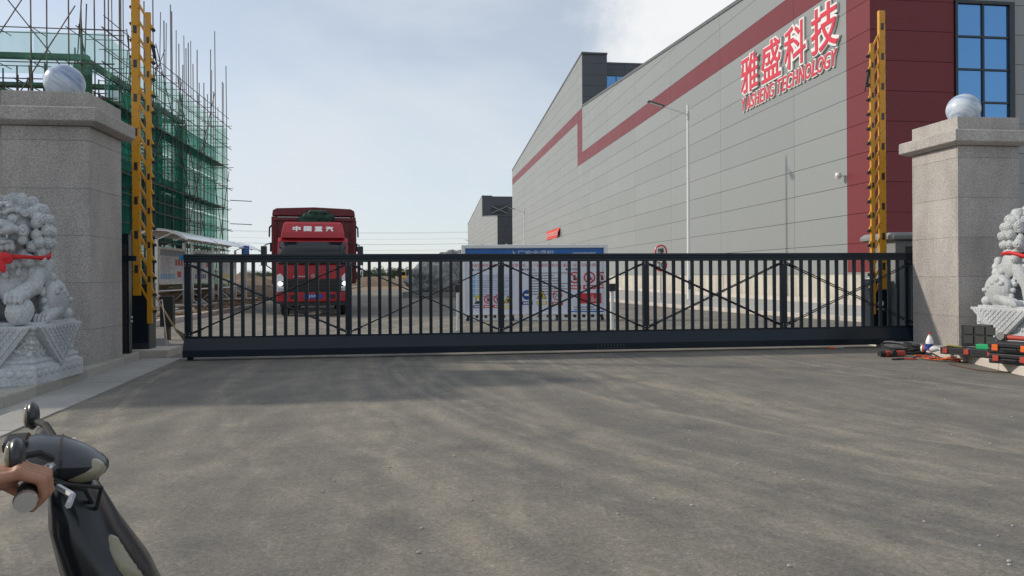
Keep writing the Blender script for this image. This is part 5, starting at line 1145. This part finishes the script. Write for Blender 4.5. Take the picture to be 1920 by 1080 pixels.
# ================================================================ TOOLS AND LITTER BY THE RIGHT PILLAR
def bottle(name, label, p, lying=False):
    r = thing(name, label, 'bottle', (p.x, p.y, p.z)); r.scale = (1.2, 1.2, 1.2); r.rotation_euler = (R(88) if lying else 0, 0, R(35) if lying else 0)
    if lying: r.location.z += .045
    q = MB(); q.lathe([(0, 0), (.040, .0), (.044, .012), (.044, .13), (.040, .15), (.022, .20), (.016, .205), (.016, .222)], n=18); q.build('body', M_['milk_white'], r, auto=True)
    q = MB(); q.cyl((0, 0, .2225), (0, 0, .25), .018, .018, 14); q.build('cap', M_['tool_red'], r); q = MB(); q.cyl((0, 0, .045), (0, 0, .105), .0448, .0448, 18); q.build('label_band', M_['print_navy'], r); q = MB(); q.cyl((0, 0, .018), (0, 0, .043), .0448, .0448, 18); q.build('red_band', M_['tool_red'], r)
bottle('drink_bottle', 'white drink bottle with red cap standing against the right pillar', G(1742, 660, .1)); bottle('drink_bottle', 'white and red bottle lying on its side near the right pillar', G(1727, 659, .1), True)
p = G(1710, 664); rh = thing('hose_heap', 'tangled black hose and cloth heap by the gate end', 'hose', (p.x, p.y, 0)); rr = random.Random(8); q = MB()
for i in range(9): q.torus((rr.uniform(-.28, .28), rr.uniform(-.10, .10), .03 + .014 * i), (rr.uniform(-.25, .25), rr.uniform(-.25, .15), 1), rr.uniform(.10, .20), .014, 16, 6)
q.build('hose', M_['rubber'], rh, smooth=True); q = MB()
for i in range(8): q.sph((rr.uniform(-.3, .3), rr.uniform(-.05, .14), .05), (rr.uniform(.08, .14), .09, rr.uniform(.05, .13)), 9, 6)
voxel(q.build('cloth', M_['foam_grey'], rh, smooth=True), .015, 1)
p0, p1 = G(1645, 669), G(1690, 667); tl = thing('red_tool', 'long red power tool with black end lying on the asphalt', 'tool', ((p0.x + p1.x) / 2, p0.y, 0), math.atan2(p1.y - p0.y, p1.x - p0.x)); l = (p1 - p0).length / 2
MB().box(-l * .6, l, -.05, .05, .01, .085).build('body', M_['tool_red'], tl, bevel=.012); q = MB(); q.cyl((-l * .6, 0, .05), (-l, 0, .05), .048, .04, 12); q.build('grip', M_['rubber'], tl); q = MB(); q.cyl((-l * .1, -.06, .055), (-l * .1, -.095, .055), .05, .05, 14); q.build('knob', M_['rubber'], tl)
p = G(1690, 675); pl = thing('pliers', 'black and red pliers on the asphalt near the red tool', 'pliers', (p.x, p.y, 0)); q = MB(); q.bar((-.16, 0, .015), (.02, .02, .015), .03, .02); q.bar((-.05, .03, .015), (.04, .0, .015), .03, .02); q.build('jaws', M_['black_plastic'], pl); q = MB(); q.tube([(.02, .02, .02), (.12, .04, .018), (.22, .01, .015)], .012, 6); q.tube([(.03, 0, .02), (.12, -.04, .018), (.21, -.05, .015)], .012, 6); q.build('handles', M_['tool_red'], pl)
p = G(1757, 677); st = thing('strap', 'crumpled orange red webbing strap lying along the kerb', 'strap', (p.x, p.y, 0), -.9); rr = random.Random(5)
for k in range(3):
    q = MB(); pts = [(-.30 + .075 * i, rr.uniform(-.06, .06), .02 + rr.uniform(0, .05)) for i in range(9)]
    for a_, b_ in zip(pts[:-1], pts[1:]): q.bar(a_, b_, .045, .012)
    q.build('webbing', M_['orange_plastic' if k else 'tool_red'], st)
q = MB(); q.tube([(-.35, .05, .02), (-.1, .10, .10), (.05, .02, .04), (.3, .0, .02)], .012, 6); q.build('cord', M_['rubber'], st)
p = G(1563, 654); sd_ = thing('screwdriver', 'orange handled screwdriver alone on the asphalt', 'screwdriver', (p.x, p.y, 0), -.3); MB().cyl((-.1, 0, .02), (.02, 0, .02), .018, .016, 10).build('handle', M_['orange_plastic'], sd_); MB().cyl((.02, 0, .02), (.16, 0, .02), .005, .004, 6).build('shaft', M_['galvanised'], sd_)
# open tool box with lid up
def case(name, label, loc, rz, w, d, h, latch):
    r = thing(name, label, 'tool case', loc, rz); MB().box(-w / 2, w / 2, -d / 2, d / 2, 0, h * .52).build('base', M_['black_plastic'], r, bevel=.015); MB().box(-w / 2, w / 2, -d / 2, d / 2, h * .54, h).build('lid', M_['black_plastic'], r, bevel=.015)
    for x in (-w * .32, w * .32): MB().box(x - .035, x + .035, -d / 2 - .018, -d / 2 - .001, h * .25, h * .82).build('latch', M_[latch], r, bevel=.005)
    q = MB(); q.tube([(-.08, -d / 2 - .01, h * .45), (-.08, -d / 2 - .04, h * .42), (.08, -d / 2 - .04, h * .42), (.08, -d / 2 - .01, h * .45)], .012, 6); q.build('handle', M_['rubber'], r); return r
pz = .125
p = G(1900, 692, pz); rzc = -1.25
c1 = Vector((7.68, 8.62, pz)); case('tool_case', 'black tool case with red latches, bottom of the stack by the right lion', c1, -1.05, .48, .36, .13, 'tool_red')
case('tool_case', 'black tool case with orange latches, on top of the stack by the right lion', c1 + Vector((.01, .02, .132)), -1.0, .50, .38, .14, 'orange_plastic')
gr_ = thing('angle_grinder', 'angle grinder with red body lying on the stacked tool cases', 'angle grinder', c1 + Vector((.05, .1, .274)), -1.2); q = MB(); q.cyl((-.05, 0, .05), (.22, .02, .045), .035, .03, 12); q.build('body', M_['tool_red'], gr_, auto=True); q = MB(); q.cyl((-.13, 0, .05), (-.05, 0, .05), .042, .042, 12); q.build('gear_head', M_['rubber'], gr_); q = MB(); q.cyl((-.12, -.045, .065), (-.12, -.050, .066), .052, .052, 18); q.build('disc', M_['coping'], gr_); q = MB(); q.torus((-.12, -.03, .06), (0, 1, 0), .066, .014, 16, 6, 0, math.pi); q.build('guard', M_['black_plastic'], gr_)
tb = thing('open_tool_box', 'open black tool box with raised lid at the foot of the right lion', 'tool box', (7.92, 9.62, pz), -1.05)
q = MB(); W_, D_ = .74, .40
q.box(-W_ / 2, W_ / 2, -D_ / 2, D_ / 2, 0, .02)
for x0, x1, y0, y1 in ((-W_ / 2, W_ / 2, -D_ / 2, -D_ / 2 + .025), (-W_ / 2, W_ / 2, D_ / 2 - .025, D_ / 2), (-W_ / 2, -W_ / 2 + .025, -D_ / 2 + .026, D_ / 2 - .026), (W_ / 2 - .025, W_ / 2, -D_ / 2 + .026, D_ / 2 - .026)): q.box(x0, x1, y0, y1, .021, .10)
q.build('tray', M_['black_plastic'], tb, bevel=.006); lid = MB().box(-W_ / 2 + .12, W_ / 2 - .2, D_ / 2 + .005, D_ / 2 + .05, .10, .43).build('lid', M_['black_plastic'], tb, bevel=.02)
for a_ in (-.20, -.05, .09):
    for z in (.14, .28): MB().box(a_, a_ + .12, D_ / 2 - .008, D_ / 2 + .004, z, z + .115).build('foam_insert', M_['foam_grey'], lid, bevel=.01)
for x in (-.30, -.02, .28): MB().box(x - .03, x + .03, -D_ / 2 - .012, -D_ / 2 - .001, .02, .09).build('latch', M_['tool_red'], tb)
rr = random.Random(3)
for i in range(6): MB().box(-.34 + i * .07, -.30 + i * .07, -.15, .15, .021, .06 + rr.uniform(0, .03)).build('socket_rail', M_[('galvanised', 'foam_grey', 'tool_red')[i % 3]], tb)
gcase = tag(MB().box(-.11, .11, -.07, .07, 0, .07).build('green_case', M_['green_plastic'], None, bevel=.01, loc=(7.93, 9.40, pz + .1015), rot=(0, 0, -1.0)), 'small bright green plastic case lying in the open tool box', 'case')
nbk = tag(MB().box(-.09, .09, -.06, .06, 0, .012).build('notebook', mat('notebook', (.35, .30, .06), .7), None, loc=(7.80, 9.86, pz + .1015), rot=(0, 0.1, -.5)), 'yellow green notebook lying on the open tool box', 'notebook')
q = MB(); pts = [G(1778, 682, .012), G(1800, 687, .012), G(1835, 694, .012), G(1868, 697, .012), G(1890, 697.5, .012), G(1918, 693.5, .012), G(1990, 686, .012)]; q.tube(pts, .008, 6); tag(q.build('power_cable', M_['cable']), 'thin brown power cable running along the right kerb', 'cable')

# ================================================================ SCOOTER AND RIDER at the lower left
aY = R(YAW); fv = Vector((math.sin(aY), math.cos(aY), 0)); rv = Vector((math.cos(aY), -math.sin(aY), 0)); PH = 30.0
Rot = Matrix.Rotation(R(-YAW + PH), 4, 'Z'); W0 = fv * 1.30 + rv * -.862; base = W0 - Rot @ Vector((0, -.335, 0))
sc_ = thing('motor_scooter', 'black motor scooter crossing at the lower left', 'scooter', (base.x, base.y, 0), R(-YAW + PH)); sk = M_['scooter_black']
def ell(x, z, rx, ry, n=20): return [(x + rx * math.cos(2 * math.pi * k / n), ry * math.sin(2 * math.pi * k / n), z) for k in range(n)]
q = MB(); q.loft([ell(.06, .88, .03, .05), ell(.07, .84, .05, .09), ell(.09, .76, .07, .125), ell(.13, .66, .09, .15), ell(.18, .55, .085, .16), ell(.23, .42, .06, .17), ell(.22, .30, .05, .15)]); ap = q.build('front_apron', sk, sc_, smooth=True)
def ring_x(x, zc, ry, rz, zt, n=20): return [(x, ry * math.cos(2 * math.pi * k / n) * (1 - .25 * max(0, math.sin(2 * math.pi * k / n))), zc + (zt if math.sin(2 * math.pi * k / n) > 0 else rz) * math.sin(2 * math.pi * k / n)) for k in range(n)]
q = MB(); q.loft([ring_x(-.055, .915, .035, .02, .022), ring_x(-.045, .915, .085, .035, .036), ring_x(.0, .913, .112, .044, .050), ring_x(.05, .908, .110, .046, .046), ring_x(.10, .898, .085, .040, .028), ring_x(.128, .889, .05, .025, .012), ring_x(.137, .885, .02, .010, .005)]); cw = q.build('headset_cowl', M_['scooter_grey'], sc_, auto=True)
MB().box(-.058, -.012, -.05, .05, .938, .962, Matrix.Rotation(0, 4, 'Z')).build('instrument_panel', M_['dark_glass'], cw, bevel=.006)
q = MB(); q.loft([ring_x(.046, .908, .1125, .0485, .0485), ring_x(.050, .908, .1125, .0485, .0485)]); q.build('seam', M_['rubber'], cw)
for e in (-1, 1):
    for k in range(2): q = MB(); q.tube([(.02, e * (.13 + .05 * k), .90), (.09 + .03 * k, e * .12, .86), (.11, e * (.06 + .02 * k), .80), (.09, e * .03, .74)], .0042, 6); q.build('cable', M_['rubber'], sc_)
    q = MB(); q.box(-.016, .022, e * .175 - .02, e * .175 + .02, .885, .928); q.build('switch_pod', M_['black_plastic'], sc_, bevel=.006)
for e in (-1, 1): q = MB(); q.sph((.088, e * .052, .886), (.042, .034, .026), 20, 14); q.build('headlight', M_['amber_lens'], sc_, smooth=True)
for e in (-1, 1):
    q = MB(); n = 26
    for k in range(n): t = k / (n - 1); q.sph((.135 + .075 * t, e * (.10 + .03 * math.sin(t * 3)), .74 - .13 * t), (.02, .012, .014), 8, 6)
    voxel(q.build('indicator_strip', M_['amber_lens'], ap, smooth=True), .008, 1)
    q = MB(); q.cyl((.04, e * .06, .91), (0, e * .21, .905), .013, .013, 10); q.build('handlebar', M_['chrome'], sc_); q = MB(); q.cyl((0, e * .20, .905), (0, e * .325, .905), .018, .018, 14); go_ = q.build('grip', M_['rubber'], sc_, auto=True); q = MB(); q.cyl((0, e * .3255, .905), (0, e * .337, .905), .02, .018, 14); q.build('bar_end', M_['chrome'], go_)
    q = MB(); q.tube([(.045, e * .19, .89), (.07, e * .25, .885), (.065, e * .32, .885)], .006, 6); q.build('brake_lever', M_['galvanised'], sc_)
    q = MB(); q.tube([(.03, e * .11, .93), (.01, e * .16, .955), (-.015, e * .205, .962)], .008, 8); mo_ = q.build('mirror', M_['rubber'], sc_); q = MB(); q.sph((-.02, e * .235, .968), (.016, .040, .034), 16, 10); q.build('mirror_shell', M_['scooter_grey'], mo_, smooth=True); q = MB(); q.sph((-.031, e * .235, .968), (.008, .035, .029), 16, 10); q.build('mirror_glass', M_['amber_lens'], mo_, smooth=True)
q = MB(); q.cyl((.06, 0, .85), (.40, 0, .24), .03, .026, 10); q.build('steering_column', M_['rubber'], sc_)
q = MB(); q.torus((.42, 0, .24), (0, 1, 0), .205, .04, 30, 10); wo_ = q.build('wheel', M_['rubber'], sc_, smooth=True); q = MB(); q.cyl((.42, -.03, .24), (.42, .03, .24), .17, .17, 24); q.build('rim', M_['galvanised'], wo_)
q = MB(); q.torus((-.80, 0, .24), (0, 1, 0), .205, .045, 30, 10); wo_ = q.build('wheel', M_['rubber'], sc_, smooth=True); q = MB(); q.cyl((-.80, -.03, .24), (-.80, .03, .24), .17, .17, 24); q.build('rim', M_['galvanised'], wo_)
q = MB(); q.torus((.42, 0, .24), (0, 1, 0), .262, .012, 18, 8, -.6, 2.4); q.torus((.42, .045, .24), (0, 1, 0), .255, .03, 18, 8, -.6, 2.4); q.torus((.42, -.045, .24), (0, 1, 0), .255, .03, 18, 8, -.6, 2.4); voxel(q.build('front_mudguard', M_['scooter_blue'], sc_, smooth=True), .01, 1)
MB().box(-.32, .20, -.15, .15, .27, .33).build('footboard', sk, sc_, bevel=.02)
q = MB(); q.loft([[(x, y * w_, z) for x, y, z in ((0, 0, 0),)] for w_ in ()] or [ell(-.55, .30, .25, .13), ell(-.58, .45, .30, .16), ell(-.60, .62, .34, .15), ell(-.62, .70, .36, .13)]); q.build('rear_body', sk, sc_, smooth=True)
q = MB(); q.sph((-.58, 0, .735), (.36, .14, .055), 20, 12); q.build('seat', M_['rubber'], sc_, smooth=True); q = MB(); q.sph((-.98, 0, .62), (.03, .07, .04)); q.build('tail_light', M_['tool_red'], sc_, smooth=True)
q = MB(); q.bar((-.70, .1, .24), (-.45, .1, .28), .06); q.build('swing_arm', M_['rubber'], sc_)
# rider
pr = thing('person', 'rider in grey shirt and dark trousers seated on the scooter, hand on the grip', 'person', (base.x, base.y, 0), R(-YAW + PH))
b = MB(); cp_ = b.capsule
cp_((-.66, 0, .86), (-.64, 0, 1.05), .145, .15); cp_((-.64, 0, 1.05), (-.60, 0, 1.24), .15, .14); cp_((-.61, -.13, 1.27), (-.61, .13, 1.27), .075, .075); cp_((-.59, 0, 1.30), (-.565, 0, 1.42), .055, .052)
b.sph((-.54, 0, 1.52), (.098, .078, .12), 18, 14); b.sph((-.47, 0, 1.47), (.045, .05, .05)); b.sph((-.435, 0, 1.515), (.018, .014, .022)); b.sph((-.443, 0, 1.475), (.012, .026, .008)); b.sph((-.445, 0, 1.545), (.02, .05, .012))
for e in (-1, 1):
    b.sph((-.545, e * .08, 1.515), (.022, .012, .032)); b.sph((-.455, e * .032, 1.53), (.012, .014, .01))
    if e > 0:                                              # the left hand rests on the thigh
        cp_((-.61, .20, 1.25), (-.58, .30, 1.02), .055, .044); cp_((-.58, .30, 1.02), (-.40, .22, .90), .043, .029); b.sph((-.34, .20, .89), (.06, .045, .022))
        for k in range(4): cp_((-.30, .17 + k * .022, .892), (-.235 + .006 * (k % 2), .165 + k * .023, .872), .0105, .008)
        cp_((-.36, .17, .893), (-.30, .135, .88), .014, .01)
    else: cp_((-.61, e * .20, 1.25), (-.40, e * .29, 1.06), .055, .044); cp_((-.40, e * .29, 1.06), (-.125, e * .272, .955), .043, .029)
    if e < 0:
        b.sph((-.060, e * .268, .938), (.055, .043, .023), 14, 10); cp_((-.13, e * .272, .956), (-.08, e * .268, .95), .03, .03)
        for k in range(4):
            y_ = e * (.234 + k * .0225); l_ = (1.0, 1.08, 1.02, .85)[k]
            kn = Vector((-.012, y_, .948)); m1_ = Vector((.028 * l_, y_, .932)); m2_ = Vector((.030 * l_, y_, .902)); tp = Vector((.008, y_, .884)); cp_((-.055, y_, .942), kn, .0115, .0105); cp_(kn, m1_, .0102, .0092); cp_(m1_, m2_, .0092, .0085); cp_(m2_, tp, .0085, .0075); b.sph(kn + Vector((0, 0, .003)), .0118, 10, 8)
        cp_((-.075, e * .238, .935), (-.04, e * .212, .915), .016, .0125); cp_((-.04, e * .212, .915), (-.008, e * .205, .885), .0125, .010)
    cp_((-.64, e * .10, .83), (-.22, e * .15, .78), .09, .068); cp_((-.22, e * .15, .78), (-.20, e * .13, .43), .062, .045); cp_((-.22, e * .13, .38), (-.06, e * .13, .365), .04, .035)
bo_ = b.build('body', M_['skin'], pr, smooth=True); voxel(bo_, .0036, 1, .3)
b = MB(); cp_ = b.capsule; cp_((-.67, 0, .88), (-.64, 0, 1.05), .165, .168); cp_((-.64, 0, 1.05), (-.60, 0, 1.23), .168, .155); cp_((-.61, -.14, 1.265), (-.61, .14, 1.265), .088, .088)
for e in (-1, 1): cp_((-.61, e * .20, 1.25), (-.47, e * .26, 1.125), .075, .066)
voxel(b.build('shirt', M_['shirt_grey'], pr, smooth=True), .012, 2)
b = MB(); cp_ = b.capsule; cp_((-.67, -.08, .85), (-.67, .08, .85), .155, .155)
for e in (-1, 1): cp_((-.64, e * .10, .83), (-.22, e * .15, .78), .105, .082); cp_((-.22, e * .15, .78), (-.20, e * .13, .45), .08, .062)
voxel(b.build('trousers', M_['trousers'], pr, smooth=True), .012, 2)
b = MB(); b.sph((-.56, 0, 1.56), (.105, .086, .105), 18, 14); b.sph((-.60, 0, 1.52), (.075, .08, .10)); voxel(b.build('hair', M_['hair'], pr, smooth=True), .01, 1)
for e in (-1, 1): b = MB(); b.capsule((-.24, e * .13, .372), (-.04, e * .13, .365), .05, .042); voxel(b.build('shoe', M_['rubber'], pr, smooth=True), .01, 1)

# loose grit on the asphalt
m = MB(); rr = random.Random(21)
for i in range(170):
    u = rr.random(); yy = 2.2 + 9.5 * rr.random(); xx = rr.uniform(-.62, .80) * yy + .13 * yy
    if not (gx(yy) + .1 < xx < 7.0): continue
    s_ = rr.uniform(.003, .010) * (1.5 if rr.random() < .08 else 1); m.sph((xx, yy, s_ * .4), (s_ * rr.uniform(.8, 1.4), s_, s_ * .7), 5, 4)
tag(m.build('grit', M_['paving']), 'tiny stones and grit scattered over the dusty asphalt', 'grit', kind='stuff')
